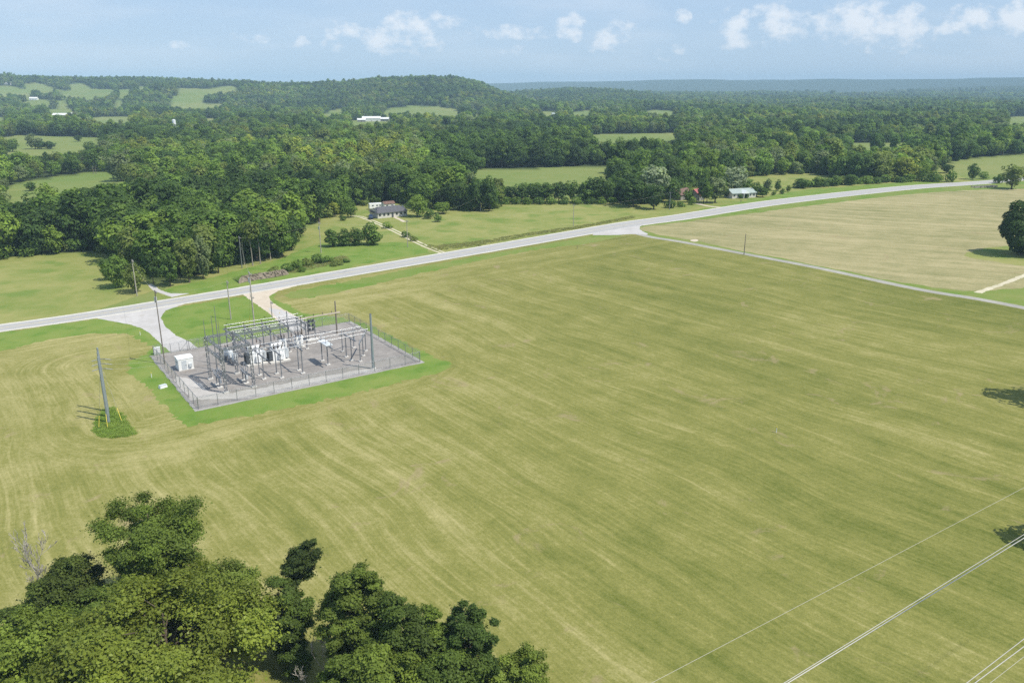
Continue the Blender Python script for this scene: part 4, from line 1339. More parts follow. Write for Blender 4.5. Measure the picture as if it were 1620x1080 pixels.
# ---- rough grass and weeds standing up from the sheets
def tuft(seed, h, w, n):
    rng = np.random.default_rng(seed)
    P0 = np.concatenate([rng.normal(size=(n, 2)) * w * .4, np.zeros((n, 1))], 1)
    a = rng.uniform(0, 6.28, n)
    side = np.stack([np.cos(a), np.sin(a), a * 0], 1) * w * .07
    tip = P0 + np.concatenate([rng.normal(size=(n, 2)) * h * .9, rng.uniform(.3, 1.0, (n, 1)) * h], 1)
    V = np.stack([P0 - side, P0 + side, tip + side * .25, tip - side * .25], 1).reshape(-1, 3)
    return np_mesh('tuft', V, np.arange(n * 4).reshape(-1, 4), [M['leaf']], tint=rng.uniform(.7, 1.3, n))


tufts = bpy.data.collections.new('tuft_shapes')
for i in range(4):
    o = bpy.data.objects.new('tuft_shape_%d' % i, tuft(40 + i, .26, .7, 26)); tufts.objects.link(o)


def fill_tufts(name, polys, per_m2, tone_a, tone_b, hs, label, cat, seed=1):
    rg = np.random.default_rng(seed)
    out = []
    for pts in polys:
        poly = [(p.x, p.y) for p in pts]
        x0, x1 = min(p[0] for p in poly), max(p[0] for p in poly)
        y0, y1 = min(p[1] for p in poly), max(p[1] for p in poly)
        n = int((x1 - x0) * (y1 - y0) * per_m2)
        X, Y = rg.uniform(x0, x1, n), rg.uniform(y0, y1, n)
        ok = in_poly(X, Y, poly)
        out.append(np.stack([X[ok], Y[ok], X[ok] * 0], 1))
    P = np.concatenate(out)
    n = len(P)
    k = rg.uniform(0, 1, (n, 1)) * .5 + vnoise(P[:, 0], P[:, 1], 3.5, 2)[:, None] * .5
    h = hs * rg.uniform(.5, 1.3, n)
    scatter(name, P, rg.integers(0, 4, n), np.stack([h * 1.1, h * 1.1, h], 1), rg.uniform(0, 6.28, n), np.array(tone_a) * (1 - k) + np.array(tone_b) * k, tufts, label, cat)


fill_tufts('tall_grass', [gp((148, 682), (152, 664), (160, 650), (176, 644), (192, 655), (203, 670), (217, 686), (200, 691), (176, 692), (158, 691))], 9,
           (.17, .28, .04), (.27, .33, .08), .8, 'tall uncut grass round the feet of the three steel poles', 'grass', 1)
fill_tufts('roadside_weeds', [gp((690, 388), (760, 381), (840, 368), (920, 357), (1000, 342), (1004, 345), (920, 361), (840, 373), (760, 387), (692, 392)),
                              gp((430, 432), (480, 418), (545, 404), (556, 412), (500, 424), (440, 438)), gp((660, 384), (690, 390), (760, 386), (760, 389), (690, 396))], 1.6,
           (.19, .22, .065), (.31, .30, .14), 1.3, 'straggling weeds along the fence line beyond the highway', 'weeds', 3)
# ------------------------------------------------------------------ the substation
def ything(name, label, cat, a, b, group=None, z=.026):
    return thing(name, label, cat, S(a, b, z), YANG, group)


def footing(t, x, y, r=.38, h=.25):
    MB().tube([(x, y, 0), (x, y, h)], [r, r * .92], 10).build('footing', M['concrete'], t)


def lattice(mb, p, q, w, n, tk=.07, up=Vector((0, 0, 1))):
    """four chords and zigzag lacing from p to q"""
    p, q = Vector(p), Vector(q)
    d = (q - p).normalized()
    a = d.cross(up if abs(d.dot(up)) < .9 else Vector((1, 0, 0))).normalized() * w / 2
    b = a.cross(d).normalized() * w / 2
    cs = [a + b, a - b, -a - b, -a + b]
    for c in cs: mb.bar(p + c, q + c, tk)
    for i in range(n):
        u, v = p.lerp(q, i / n), p.lerp(q, (i + 1) / n)
        for k in range(4):
            c0, c1 = cs[k], cs[(k + 1) % 4]
            mb.bar(u + (c0 if i % 2 else c1), v + (c1 if i % 2 else c0), tk * .6)
    return mb


# dead-end gantry: four columns, high and low beams, earth masts
g = ything('steel_gantry', 'tall four legged steel gantry with lightning masts at the left end of the yard', 'gantry', 0, 0)
cols = [(6.0, 14.9, 12.3), (6.4, 5.6, 14.2), (11.7, 5.7, 8.9), (11.3, 15.1, 8.7)]
for (x, y, h) in cols:
    lattice(MB(), (x, y, .2), (x, y, 8.8), .42, 14, .085).build('column', M['steel'], g)
    if h > 9: MB().tube([(x, y, 8.7), (x, y, h)], [.09, .035], 6).build('lightning_mast', M['steel'], g)
    MB().box((x, y, .12), (.95, .95, .24)).build('footing', M['concrete'], g)
for i, j, z in ((0, 1, 8.6), (1, 2, 8.6), (2, 3, 8.6), (3, 0, 8.6), (0, 1, 6.4), (3, 2, 6.4)):
    p, q = Vector((*cols[i][:2], z)), Vector((*cols[j][:2], z))
    d = (q - p).normalized() * .28
    lattice(MB(), p + d, q - d, .36, 10, .08).build('beam', M['steel'], g)
for k in range(3):
    y = 7.6 + 2.6 * k
    for x, s_ in ((6.2, -1), (11.5, 1)):
        MB().insulator((x, y, 8.3), (x + s_ * -.9, y, 7.5), .12, 7).build('insulator', M['porcelain'], g)
    MB().tube([(7.1, y, 7.5), (8.8, y, 7.15), (10.6, y, 7.5)], .03, 5).build('jumper_wire', M['alum'], g)
    MB().tube([(6.3, y, 6.3), (6.4, y, 4.4)], .03, 5).build('jumper_wire', M['alum'], g)
for x, y in ((8.6, 19.5), (10.2, 22.6)):
    t = ything('lightning_mast', ['slim steel lightning mast behind the gantry, the shorter', 'slim steel lightning mast behind the gantry, the taller'][x > 9], 'mast', x, y)
    MB().tube([(0, 0, .2), (0, 0, 6), (0, 0, 11.5 if x < 9 else 12.6)], [.14, .10, .04], 8).build('pole', M['steel'], t)
    footing(t, 0, 0)


def bus_stand(label, a, b0, b1, z, posts, mat='dsteel', ins=3, arm=.6, name='bus_support'):
    """steel T stand: posts with a crossarm along b carrying post insulators"""
    t = ything(name, label, 'bus support', a, (b0 + b1) / 2)
    h = (b1 - b0) / 2
    for y in posts:
        MB().box((0, y, z / 2), (.17, .17, z - .1)).build('post', M[mat], t)
        MB().box((0, y, .1), (.8, .8, .2)).build('footing', M['concrete'], t)
    MB().box((0, 0, z + .04), (.24, 2 * h + 2 * arm, .2)).build('crossarm', M[mat], t)
    for k in range(ins):
        y = -h + 2 * h * k / max(1, ins - 1)
        MB().insulator((0, y, z + .15), (0, y, z + 1.15), .13, 6).build('insulator', M['porcelain'], t)
    return t


bus_stand('two legged bus stand just right of the gantry', 14.7, 7.4, 12.6, 4.7, (-1.2, 1.5))
bus_stand('thin bus stand second to the right of the gantry', 17.8, 7.4, 12.6, 4.8, (-2.6, 0.4))
bus_stand('two legged bus stand with a ladder of rungs in the middle of the yard', 22.2, 7.4, 12.6, 5.0, (-2.4, -.2))
bus_stand('two legged bus stand at the right third of the yard', 33.6, 7.4, 12.6, 4.9, (-.6, 2.1))
t = bus_stand('tall bus stand carrying a wide switch platform', 28.4, 7.4, 12.6, 4.3, (-.4, 2.7), arm=.9)
MB().box((.1, .6, 4.55), (1.5, 4.6, .14)).build('platform', M['lgrey'], t)
for k in range(3): MB().tube([(-.5, -1.2 + 1.8 * k, 5.5), (.7, -1.2 + 1.8 * k, 5.9)], .06, 6).build('switch_blade', M['alum'], t)
# rightmost three-post frame
t = ything('bus_support', 'low three post bus frame nearest the right fence', 'bus support', 36.8, 10.7)
pp = [(-2.0, -3.0), (.1, .1), (2.0, 2.9)]
for x, y in pp:
    MB().box((x, y, 2.0), (.16, .16, 3.9)).build('post', M['dsteel'], t)
    MB().box((x, y, .1), (.7, .7, .2)).build('footing', M['concrete'], t)
    MB().insulator((x, y, 4.05), (x, y, 4.9), .12, 5).build('insulator', M['porcelain'], t)
MB().bar((-2.4, -3.6, 4.0), (2.4, 3.5, 4.0), .2).build('crossarm', M['dsteel'], t)
t = ything('bus_support', 'low bus frame behind the rightmost bus frame', 'bus support', 36.0, 16.6)
for x, y in ((-1.6, -.6), (1.6, .6)):
    MB().box((x, y, 1.95), (.16, .16, 3.8)).build('post', M['dsteel'], t)
    MB().box((x, y, .1), (.7, .7, .2)).build('footing', M['concrete'], t)
    MB().insulator((x, y, 3.95), (x, y, 4.8), .12, 5).build('insulator', M['porcelain'], t)
MB().bar((-2.2, -.8, 3.9), (2.2, .8, 3.9), .2).build('crossarm', M['dsteel'], t)
# low stands under the gantry
for a, b, lab in ((6.2, 10.0, 'low switch stand with three upright insulators under the gantry, nearest the left fence'), (11.1, 9.5, 'low switch stand with three upright insulators under the right side of the gantry')):
    t = ything('switch_stand', lab, 'switch stand', a, b)
    for y in (-1.0, 1.0):
        MB().box((0, y, 1.0), (.2, .2, 2.0)).build('post', M['dsteel'], t)
        MB().box((0, y, .1), (1.0, .8, .2)).build('footing', M['concrete'], t)
    MB().box((0, 0, 2.05), (.5, 3.2, .22)).build('crossarm', M['dsteel'], t)
    for k in range(3):
        y = -1.3 + 1.3 * k
        for x in (-.2, .25):
            MB().insulator((x, y, 2.15), (x * 2.4, y, 3.5), .12, 7).build('insulator', M['porcelain'], t)
    MB().box((.3, -.3, 1.0), (.5, .45, .7)).build('control_box', M['lgrey'], t)
# three aluminium bus tubes
for k, lab in enumerate(('bare aluminium bus tube nearest the front fence', 'middle aluminium bus tube of three', 'aluminium bus tube farthest from the front fence')):
    b = 7.4 + 2.6 * k
    t = ything('bus_tube', lab, 'bus tube', 13.5, b)
    x1 = (22.5, 24.5, 24.0)[k]
    MB().tube([(-1.5, 0, 7.0), (0, 0, 6.05), (x1 * .5, 0, 6.0), (x1, 0, 6.05)], .055, 8).build('tube', M['alum'], t)
    for x in (1.2, 8.7, 14.9, 20.1):
        MB().box((x, 0, 5.94), (.22, .2, .16)).build('clamp', M['alum'], t)
    MB().tube([(8.8, .05, 6.0), (8.7, .9, 4.8), (8.4, 1.6, 3.6)], .03, 5).build('dropper_wire', M['alum'], t)


# power transformers
def transformer(a, b, lab, s=1.0, rz=0.0):
    t = ything('transformer', lab, 'transformer', a, b)
    t.rotation_euler.z += rz
    MB().box((0, 0, .15), (4.2, 3.4, .3)).build('pad', M['concrete'], t)
    mb = MB().box((0, 0, 1.45), (2.6, 1.7, 2.2)).box((0, 0, 2.6), (2.75, 1.85, .12))
    for x in (-.85, 0, .85):
        mb.box((x, -.9, 1.45), (.1, .1, 2.1)); mb.box((x, .9, 1.45), (.1, .1, 2.1))
    tank = mb.build('tank', M['white'], t)
    for side in (-1, 1):
        r_ = MB()
        for k in range(9): r_.box((side * 1.75, -.8 + .2 * k, 1.5), (.7, .06, 1.8))
        r_.box((side * 1.75, 0, 2.45), (.16, 1.8, .14)).box((side * 1.75, 0, .6), (.16, 1.8, .14))
        r_.build('radiator', M['dgrey' if side < 0 else 'lgrey'], t)
    c = MB().tube([(-1.2, .7, 3.3), (1.2, .7, 3.3)], .36, 14).box((-.8, .7, 2.85), (.12, .3, .5)).box((.8, .7, 2.85), (.12, .3, .5))
    c.build('conservator', M['white'], t)
    for x in (-.8, 0, .8):
        MB().insulator((x, -.35, 2.66), (x * 1.25, -.75, 4.0), .17, 8).build('bushing', M['brownp'], t)
        MB().insulator((x * .6, .3, 2.66), (x * .6, .25, 3.4), .12, 5).build('bushing', M['porcelain'], t)
    cb = MB().box((.3, -1.25, 1.25), (1.0, .5, 1.4)).build('control_cabinet', M['white'], t)
    MB().box((.65, -1.52, 1.3), (.06, .05, .25)).build('handle', M['dgrey'], cb)
    return t


transformer(16.4, 19.2, 'left of two big pale transformers, with a dark radiator bank')
transformer(20.9, 18.4, 'right of two big pale transformers in the middle of the yard')
# breakers / cabinets at the back
for a, b, lab in ((23.9, 24.2, 'white switchgear cabinet behind the right transformer'), (27.8, 24.6, 'white switchgear cabinet standing farther right at the back of the yard')):
    t = ything('switchgear_cabinet', lab, 'cabinet', a, b)
    bd = MB().box((0, 0, 1.65), (1.6, 1.3, 1.7)).box((0, 0, 2.56), (1.75, 1.45, .1)).build('body', M['white'], t)
    MB().box((0, -.67, 1.6), (1.35, .04, 1.4)).build('door', M['siding'], t)
    MB().box((.45, -.71, 1.6), (.05, .05, .25)).build('handle', M['dgrey'], t)
    for x in (-.65, .65):
        for y in (-.5, .5): MB().box((x, y, .5), (.12, .12, .7)).build('leg', M['dsteel'], t)
    MB().box((0, 0, .1), (2.2, 1.9, .2)).build('pad', M['concrete'], t)
    for k in range(3):
        MB().insulator((-.5 + .5 * k, -.2, 2.6), (-.62 + .62 * k, -.35, 3.6), .1, 6).build('bushing', M['brownp'], t)
        MB().insulator((-.5 + .5 * k, .25, 2.6), (-.62 + .62 * k, .4, 3.6), .1, 6).build('bushing', M['brownp'], t)
for k, (a, b) in enumerate(((12.6, 20.6), (12.4, 22.8), (12.2, 25.0))):
    t = ything('voltage_regulator', ['grey drum shaped regulator nearest the gantry', 'middle grey drum shaped regulator left of the transformers', 'grey drum shaped regulator farthest from the gantry'][k], 'regulator', a, b)
    MB().tube([(0, 0, .9), (0, 0, 1.0), (0, 0, 2.5), (0, 0, 2.62)], [.5, .56, .56, .44], 16).build('tank', M['lgrey'], t)
    MB().box((0, 0, .45), (1.0, 1.0, .9)).build('stand', M['dsteel'], t)
    MB().box((-.05, -.62, 1.6), (.45, .2, .6)).build('control_box', M['white'], t)
    for q in range(3): MB().insulator((.25 * math.cos(q * 2.1), .25 * math.sin(q * 2.1), 2.6), (.34 * math.cos(q * 2.1), .34 * math.sin(q * 2.1), 3.2), .08, 5).build('bushing', M['brownp'], t)
# rear low-voltage bus structure
t = ything('bus_structure', 'long steel rack of five bays with rows of insulators along the back of the yard', 'bus structure', 0, 0)
bx = (13.2, 17.1, 21.0, 24.9, 28.8)
yr = (22.4, 27.6)
for x in bx:
    for y in yr:
        MB().box((x, y, 2.85), (.2, .2, 5.5)).build('column', M['dsteel'], t)
        MB().box((x, y, .1), (.7, .7, .2)).build('footing', M['concrete'], t)
    MB().box((x, 25.0, 5.72), (.2, 6.6, .22)).build('cross_beam', M['steel'], t)
    MB().box((x, 25.0, 4.5), (.14, 5.0, .16)).build('cross_beam', M['steel'], t)
for y in yr + (25.0,):
    lattice(MB(), (12.6, y, 5.98), (29.4, y, 5.98), .26, 34, .06).build('long_beam', M['steel'], t)
for x in bx:
    for y in (22.9, 25.4, 27.9):
        MB().insulator((x + .35, y, 5.6), (x + .35, y, 4.85), .11, 5).build('insulator', M['brownp'], t)
        MB().insulator((x, y - .3, 6.1), (x, y - .3, 6.75), .11, 5).build('insulator', M['brownp'], t)
for k, (y, z) in enumerate(((22.9, 4.8), (25.4, 4.8), (27.9, 4.8), (22.6, 6.8), (25.1, 6.8), (27.6, 6.8))):
    MB().tube([(12.9, y, z), (29.3, y, z)], .05, 6).build('bus_tube', M['alum'], t)
for i, x in enumerate(bx[:-1]):
    for y in (22.9, 25.4, 27.9):
        MB().tube([(x + .35, y, 4.8), (x + 1.3, y - .2, 3.9), (x + 1.9, y - .5, 2.7)], .028, 5).build('jumper_wire', M['alum'], t)
    for y in (23.6, 26.2): MB().bar((x + 1.9, y, 2.2), (x + 1.9, y, 3.4), .16).build('fuse_holder', M['brownp'], t)
    MB().box((x + 1.95, 25.0, 3.4), (.12, 5.2, .12)).build('fuse_rail', M['steel'], t)
MB().box((24.9, 22.4, 7.4), (.14, .14, 3.6)).build('lightning_mast', M['dsteel'], t)
# recloser bank
t = ything('recloser_bank', 'dark stacked recloser bank on a frame near the back gate', 'recloser', 32.1, 27.8)
for x in (-.8, .8):
    MB().box((x, 0, 2.3), (.18, .18, 4.4)).build('post', M['dsteel'], t)
MB().box((0, 0, .15), (2.6, 1.6, .3)).build('pad', M['concrete'], t)
for z in (2.3, 3.3, 4.3):
    MB().box((0, 0, z), (2.1, .5, .14)).build('crossarm', M['dsteel'], t)
    for x in (-.5, .3): MB().tube([(x, -.35, z + .1), (x, -.35, z + .7)], .24, 10).build('recloser', M['dgrey'], t)
for k in range(3): MB().insulator((-.7 + .7 * k, 0, 4.45), (-.8 + .8 * k, 0, 5.2), .1, 5).build('bushing', M['brownp'], t)
# timber crossbeam on two poles
t = ything('timber_frame', 'long pale timber beam between a tall and a short pole behind the yard', 'pole frame', 38.9, 29.6)
MB().tube([(0, 0, -.2), (0, 0, 7.8)], [.2, .14], 9).build('pole', M['dwood'], t)
MB().tube([(-8.4, .2, -.2), (-8.4, .2, 5.3)], [.17, .14], 9).build('pole', M['dwood'], t)
MB().bar((-9.4, .05, 4.9), (1.0, -.15, 5.0), .24, .3).build('beam', M['tan'], t)
for k in range(4): MB().insulator((-7.6 + 2.2 * k, 0, 5.05), (-7.6 + 2.2 * k, 0, 5.6), .11, 5).build('insulator', M['brownp'], t)
# grey steel pole at the front fence
t = ything('steel_pole', 'thick plain grey steel pole at the front fence on the right', 'pole', 35.1, 2.1)
MB().tube([(0, 0, 0), (0, 0, 11.6)], [.30, .21], 14).build('pole', M['spole'], t)
MB().tube([(0, 0, -.1), (0, 0, .14)], [.55, .55], 14).build('base', M['concrete'], t)
MB().tube([(0, 0, 11.6), (0, 0, 11.72)], [.24, .1], 12).build('cap', M['dgrey'], t)
# control house
t = ything('control_house', 'small white control house with shallow pitched roof in the left corner of the yard', 'control house', 3.5, 24.6)
MB().box((0, 0, 1.3), (2.9, 2.9, 2.36)).build('wall', M['siding'], t)
rf = MB()
rf.add([(-1.53, -1.53, 2.48), (1.53, -1.53, 2.48), (1.53, 1.53, 2.48), (-1.53, 1.53, 2.48), (-1.53, 0, 2.64), (1.53, 0, 2.64)],
       [(0, 1, 5, 4), (2, 3, 4, 5), (1, 2, 5), (3, 0, 4), (3, 2, 1, 0)])
rf.build('roof', M['white'], t)
d = MB().box((-.35, -1.47, 1.15), (.95, .05, 1.95)).build('door', M['lgrey'], t)
MB().box((-.02, -1.52, 1.1), (.06, .06, .2)).build('handle', M['dgrey'], d)
MB().box((.8, -1.6, 1.0), (.55, .3, .7)).build('air_conditioner', M['lgrey'], t)
MB().box((0, 0, .06), (3.0, 3.2, .12)).build('slab', M['concrete'], t)
MB().box((-1.47, .3, 1.5), (.06, .5, .4)).build('vent', M['dgrey'], t)

# chain link fence: one fence, four sides and a gate
t = ything('chain_link_fence', 'grey chain link fence enclosing the whole electrical yard', 'fence', 0, 0)
cor = [(0, .4), (45.0, .4), (45.0, 36.4), (0, 36.4)]
hf = 2.15
for i in range(4):
    (x0, y0), (x1, y1) = cor[i], cor[(i + 1) % 4]
    L_ = math.hypot(x1 - x0, y1 - y0)
    n = max(1, round(L_ / 3.4))
    for k in range(n):
        x, y = x0 + (x1 - x0) * k / n, y0 + (y1 - y0) * k / n
        MB().tube([(x, y, 0), (x, y, hf + .1)], .05 if k else .075, 6).build('fence_post', M['steel'], t)
    MB().tube([(x0, y0, hf), (x1, y1, hf)], .03, 6).build('top_rail', M['steel'], t)
    mb = MB()
    mb.add([(x0, y0, .06), (x1, y1, .06), (x1, y1, hf), (x0, y0, hf)], [(0, 1, 2, 3)])
    mb.build('wire_mesh', M['mesh'], t)
    w_ = MB()
    ox, oy = (y0 - y1) / L_ * -.25, (x1 - x0) / L_ * -.25
    for q in range(3):
        w_.tube([(x0 + ox * (q + 1) / 3, y0 + oy * (q + 1) / 3, hf + .1 + .1 * q), (x1 + ox * (q + 1) / 3, y1 + oy * (q + 1) / 3, hf + .1 + .1 * q)], .008, 4, False)
    w_.build('barbed_wire', M['steel'], t)
for (a0, a1, lab) in ((5.2, 9.4, 'wide double gate of the yard facing the pale access drive'), (31.4, 35.6, 'wide double gate of the yard facing the grey gravel lane')):
    t = ything('yard_gate', lab, 'gate', a0, 36.42)
    for s_ in (0, 1):
        x0, x1 = s_ * (a1 - a0) / 2 + .06, (s_ + 1) * (a1 - a0) / 2 - .06
        f_ = MB()
        for p, q in (((x0, 0, .1), (x0, 0, 2.15)), ((x1, 0, .1), (x1, 0, 2.15)), ((x0, 0, .1), (x1, 0, .1)), ((x0, 0, 2.15), (x1, 0, 2.15)), ((x0, 0, .1), (x1, 0, 2.15))):
            f_.tube([p, q], .035, 6)
        f_.build('gate_leaf', M['steel'], t)
# small things round the yard
for x, y, lab in ((246, 560, 'small white utility pedestal outside the left corner of the fence, left of two'), (251.5, 559, 'small white utility pedestal outside the left corner of the fence, right of two')):
    p = G(x, y)
    t = thing('utility_pedestal', lab, 'pedestal', p, YANG)
    MB().box((0, 0, .7), (.62, .5, 1.4)).box((0, 0, 1.43), (.7, .58, .08)).build('body', M['white'], t)
    MB().box((0, -.26, .75), (.45, .03, 1.0)).build('door', M['siding'], t)
p = G(258, 613)
t = thing('meter_box', 'low white box lying in the grass left of the yard', 'box', p, YANG + .3)
MB().box((0, 0, .28), (1.5, .8, .5), 0, .86).build('body', M['white'], t)
MB().box((0, 0, .56), (1.36, .72, .07)).build('lid', M['lgrey'], t)
for x, y, lab, c in ((240, 597, 'thin white marker post in the grass beside the yard', 'white'), (913, 394, 'dark marker post in the mown field near the side road', 'dgrey'), (222, 530, 'white marker post at the edge of the pale access drive', 'white'),
                     (443, 501, 'white marker post beside the grey gravel lane', 'white'), (1228, 684, 'small pale marker stake in the middle of the mown meadow', 'white')):
    p = G(x, y)
    t = thing('marker_post', lab, 'marker post', p)
    MB().tube([(0, 0, -.1), (0, 0, .95)], .06, 8).build('post', M[c], t)
    MB().tube([(0, 0, .9), (0, 0, 1.15)], [.085, .07], 8).build('cap', M['yellow' if c == 'white' else 'dgrey'], t)

# ------------------------------------------------------------------ poles and wires
TOPS = {}


def pole(key, x, yb, yt, label, mat='wood', r=.15, arms=(), can=False, guys=0, rz=YANG + 1.57, name='utility_pole', xt=None):
    p = G(x, yb)
    H_ = HT(p.x, p.y, 0, yt)
    t = thing(name, label, 'utility pole', p, rz)
    lean = 0.0
    MB().tube([(0, 0, -.2), (0, 0, H_ * .5), (0, 0, H_)], [r, r * .85, r * .65], 9).build('pole', M[mat], t)
    for z, L_ in arms:
        ca = MB().bar((-L_ / 2, -.16, H_ - z), (L_ / 2, -.16, H_ - z), .13, .15).build('crossarm', M[mat if mat != 'spole' else 'steel'], t)
        for q in (-.92, 0 if L_ > 1.8 else .0, .92):
            MB().insulator((q * L_ / 2, -.16, H_ - z + .07), (q * L_ / 2, -.16, H_ - z + .4), .08, 4).build('insulator', M['porcelain'], ca)
    if can:
        MB().tube([(.34, 0, H_ - 2.6), (.34, 0, H_ - 1.5)], .26, 12).build('pole_transformer', M['lgrey'], t)
    for k in range(guys):
        a = k * 2.1
        MB().tube([(0, 0, H_ * .82), (4 * math.cos(a), 4 * math.sin(a), 0)], .018, 4, False).build('guy_wire', M['steel'], t)
        MB().tube([(3.2 * math.cos(a), 3.2 * math.sin(a), H_ * .164), (4 * math.cos(a), 4 * math.sin(a), 0)], .05, 6).build('guy_guard', M['yellow'], t)
    TOPS[key] = Vector((p.x, p.y, H_))
    return t


pole('a', 261, 576, 459, 'very tall thin timber pole at the left corner of the yard fence', 'dwood', .13, can=True, arms=((.5, 1.6),))
pole('b', 217, 468, 411, 'grey timber pole with crossarm before the trees left of the short grey drive', 'wood', .16, arms=((.4, 2.2),))
pole('c', 365.5, 505, 444, 'plain timber pole standing in the round grass island', 'wood', .16, arms=((.5, 1.4),))
pole('d', 403, 519, 430, 'tall timber pole with a light crossarm behind the rear bus rack', 'wood', .18, arms=((.5, 2.4), (6.2, 2.4)), can=True, guys=1)
pole('e', 430.7, 503, 478, 'short steel pole with a bracket arm at the grey gravel lane', 'steel', .11, arms=((.2, 1.6),))
pole('f', 383, 424, 374, 'tall pale grey pole before the pines above the rock bank', 'steel', .17, arms=((.5, 2.2),))
pole('g', 386.5, 419, 381, 'thinner pole close behind the tall pale grey pole', 'wood', .14)
pole('h', 508, 400, 352, 'pole with a pale transformer can on the bushy road bank', 'wood', .17, arms=((.3, 2.2),), can=True)
pole('i', 645, 391, 349, 'bare grey pole beside the house track', 'wood', .15, arms=((.3, 1.6),))
pole('j', 760, 334, 310, 'short pole at the meadow edge before the dark evergreens', 'wood', .15)
pole('k', 907, 358, 324, 'slim pole in the sloping meadow beside the highway', 'wood', .15, arms=((.3, 1.6),))
pole('l', 1059, 332, 304, 'pale pole with crossarm beside the highway left of the red roofed house', 'steel', .19, arms=((.3, 2.4),))
pole('m', 1177, 403, 370, 'lone thin dark pole on the verge of the side road', 'dwood', .15)
pole('n', 148, 275, 262, 'small pole at the back edge of the left clearing, left of two', 'dwood', .2)
pole('o', 152, 275, 262, 'small pole at the back edge of the left clearing, right of two', 'dwood', .2)

# three steel poles in line, guyed, at the edge of the meadow
base = G(172, 668)
dirn = Vector((base.x, base.y, 0)).normalized()
dirn = (dirn + Vector((.028, 0, 0))).normalized()
for k in range(3):
    p = base + dirn * (2.8 * k)
    H_ = HT(base.x + dirn.x * 5.6, base.y + dirn.y * 5.6, 0, 550)
    t = thing('steel_pole', ['blue grey steel pole nearest the camera in the guyed row of three', 'middle blue grey steel pole of the guyed row of three', 'blue grey steel pole at the far end of the guyed row of three'][k], 'pole', p, math.atan2(dirn.y, dirn.x))
    MB().tube([(0, 0, -.2), (0, 0, H_ * .5), (0, 0, H_)], [.26, .22, .15], 12).build('pole', M['spole'], t)
    ar = MB().bar((0, -.9, H_ - 2.2), (0, .2, H_ - 2.0), .1).build('arm', M['steel'], t)
    MB().insulator((0, -.9, H_ - 2.2), (0, -1.9, H_ - 2.5), .10, 8).build('insulator', M['porcelain'], t)
    MB().insulator((0, .2, H_ - 2.1), (0, 1.2, H_ - 2.3), .10, 8).build('insulator', M['porcelain'], t)
    gx, gy = ((-1.6, 1.3), (-2.4, .2), (-1.0, -1.7))[k]
    MB().tube([(0, 0, H_ * .8), (gx * 1.2 - 2.5 * k, gy * 1.2, 0)], .015, 4, False).build('guy_wire', M['steel'], t)
    e = Vector((gx * 1.2 - 2.5 * k, gy * 1.2, 0)); s_ = Vector((0, 0, H_ * .8))
    MB().tube([e.lerp(s_, .02), e.lerp(s_, .22)], .05, 6).build('guy_guard', M['yellow'], t)
    TOPS['s%d' % k] = Vector((p.x, p.y, H_ - 2.3))


def wire(label, p, q, r=.018, sag=.6, mat='dwire', name='power_line', n=24):
    p, q = Vector(p), Vector(q)
    pts = []
    for i in range(n + 1):
        t_ = i / n
        c = p.lerp(q, t_)
        c.z -= 4 * sag * t_ * (1 - t_)
        pts.append(c - p)
    t = thing(name, label, 'power line', p)
    MB().tube(pts, r, 5, False).build('conductor', M[mat], t)


up = Vector((0, 0, 0))
for k in range(3):
    wire(['power line from the nearest steel pole to the gantry', 'power line from the middle steel pole to the gantry', 'power line from the far steel pole to the gantry'][k],
         TOPS['s%d' % k] + Vector((1.4, .4, 0)), S(6.0, 7.6 + 2.6 * k, 8.2), .014, .9)
T_ = lambda k, z=-.1: TOPS[k] + Vector((0, 0, z))
wire('thin wire from the short grey drive pole to the yard corner pole', T_('b'), T_('a', -.4), .012, .8)
wire('thin wire between the yard corner pole and the pole in the grass island', T_('a', -.5), T_('c'), .012, .8)
wire('thin wire from the grass island pole to the tall pole behind the bus rack', T_('c', -.4), T_('d', -.6), .012, .6)
wire('thin wire from the tall pole behind the bus rack to the rock bank pole', T_('d', -.4), T_('f', -.4), .014, 1.0)
wire('thin wire between the poles above the rock bank and on the bushy bank', T_('f', -.5), T_('h', -.3), .014, .9)
wire('thin wire between the bushy bank pole and the house track pole', T_('h', -.3), T_('i', -.3), .014, .9)
wire('thin wire between the house track pole and the meadow pole', T_('i', -.3), T_('k', -.3), .014, 1.5)
wire('thin wire between the meadow pole and the pole beside the red roofed house', T_('k', -.3), T_('l', -.3), .014, 1.2)
wire('thin wire from the house track pole to the dark evergreens pole', T_('i', -.4), T_('j', -.2), .012, 1.2)

# transmission line passing close under the camera
BIG = [((1246, 1080), (1620, 850.5), 38, .019, 'wire', 'thick bright conductor of the left pair crossing the bottom right corner'),
       ((1240, 1080), (1620, 845), 38.6, .012, 'wire', 'thin bright conductor running close beside the thick one of the left pair'),
       ((1529, 1080), (1620, 1010), 37, .014, 'wire', 'upper bright conductor of the pair nearest the bottom right corner'),
       ((1542, 1080), (1620, 1022), 37, .016, 'wire', 'lower bright conductor of the pair nearest the bottom right corner'),
       ((1566, 1080), (1620, 1038), 36.5, .008, 'dwire', 'faint thin wire below the pair nearest the bottom right corner'),
       ((1030, 1080), (1620, 771), 40, .006, 'dwire', 'hair thin shield wire crossing the mown meadow')]
for a, b, z, r, mt, lab in BIG:
    p, q = G(*a, z), G(*b, z)
    d = (q - p)
    wire(lab, p - d.normalized() * 60, q + d.normalized() * 60, r, 0.0, mt, 'transmission_wire')

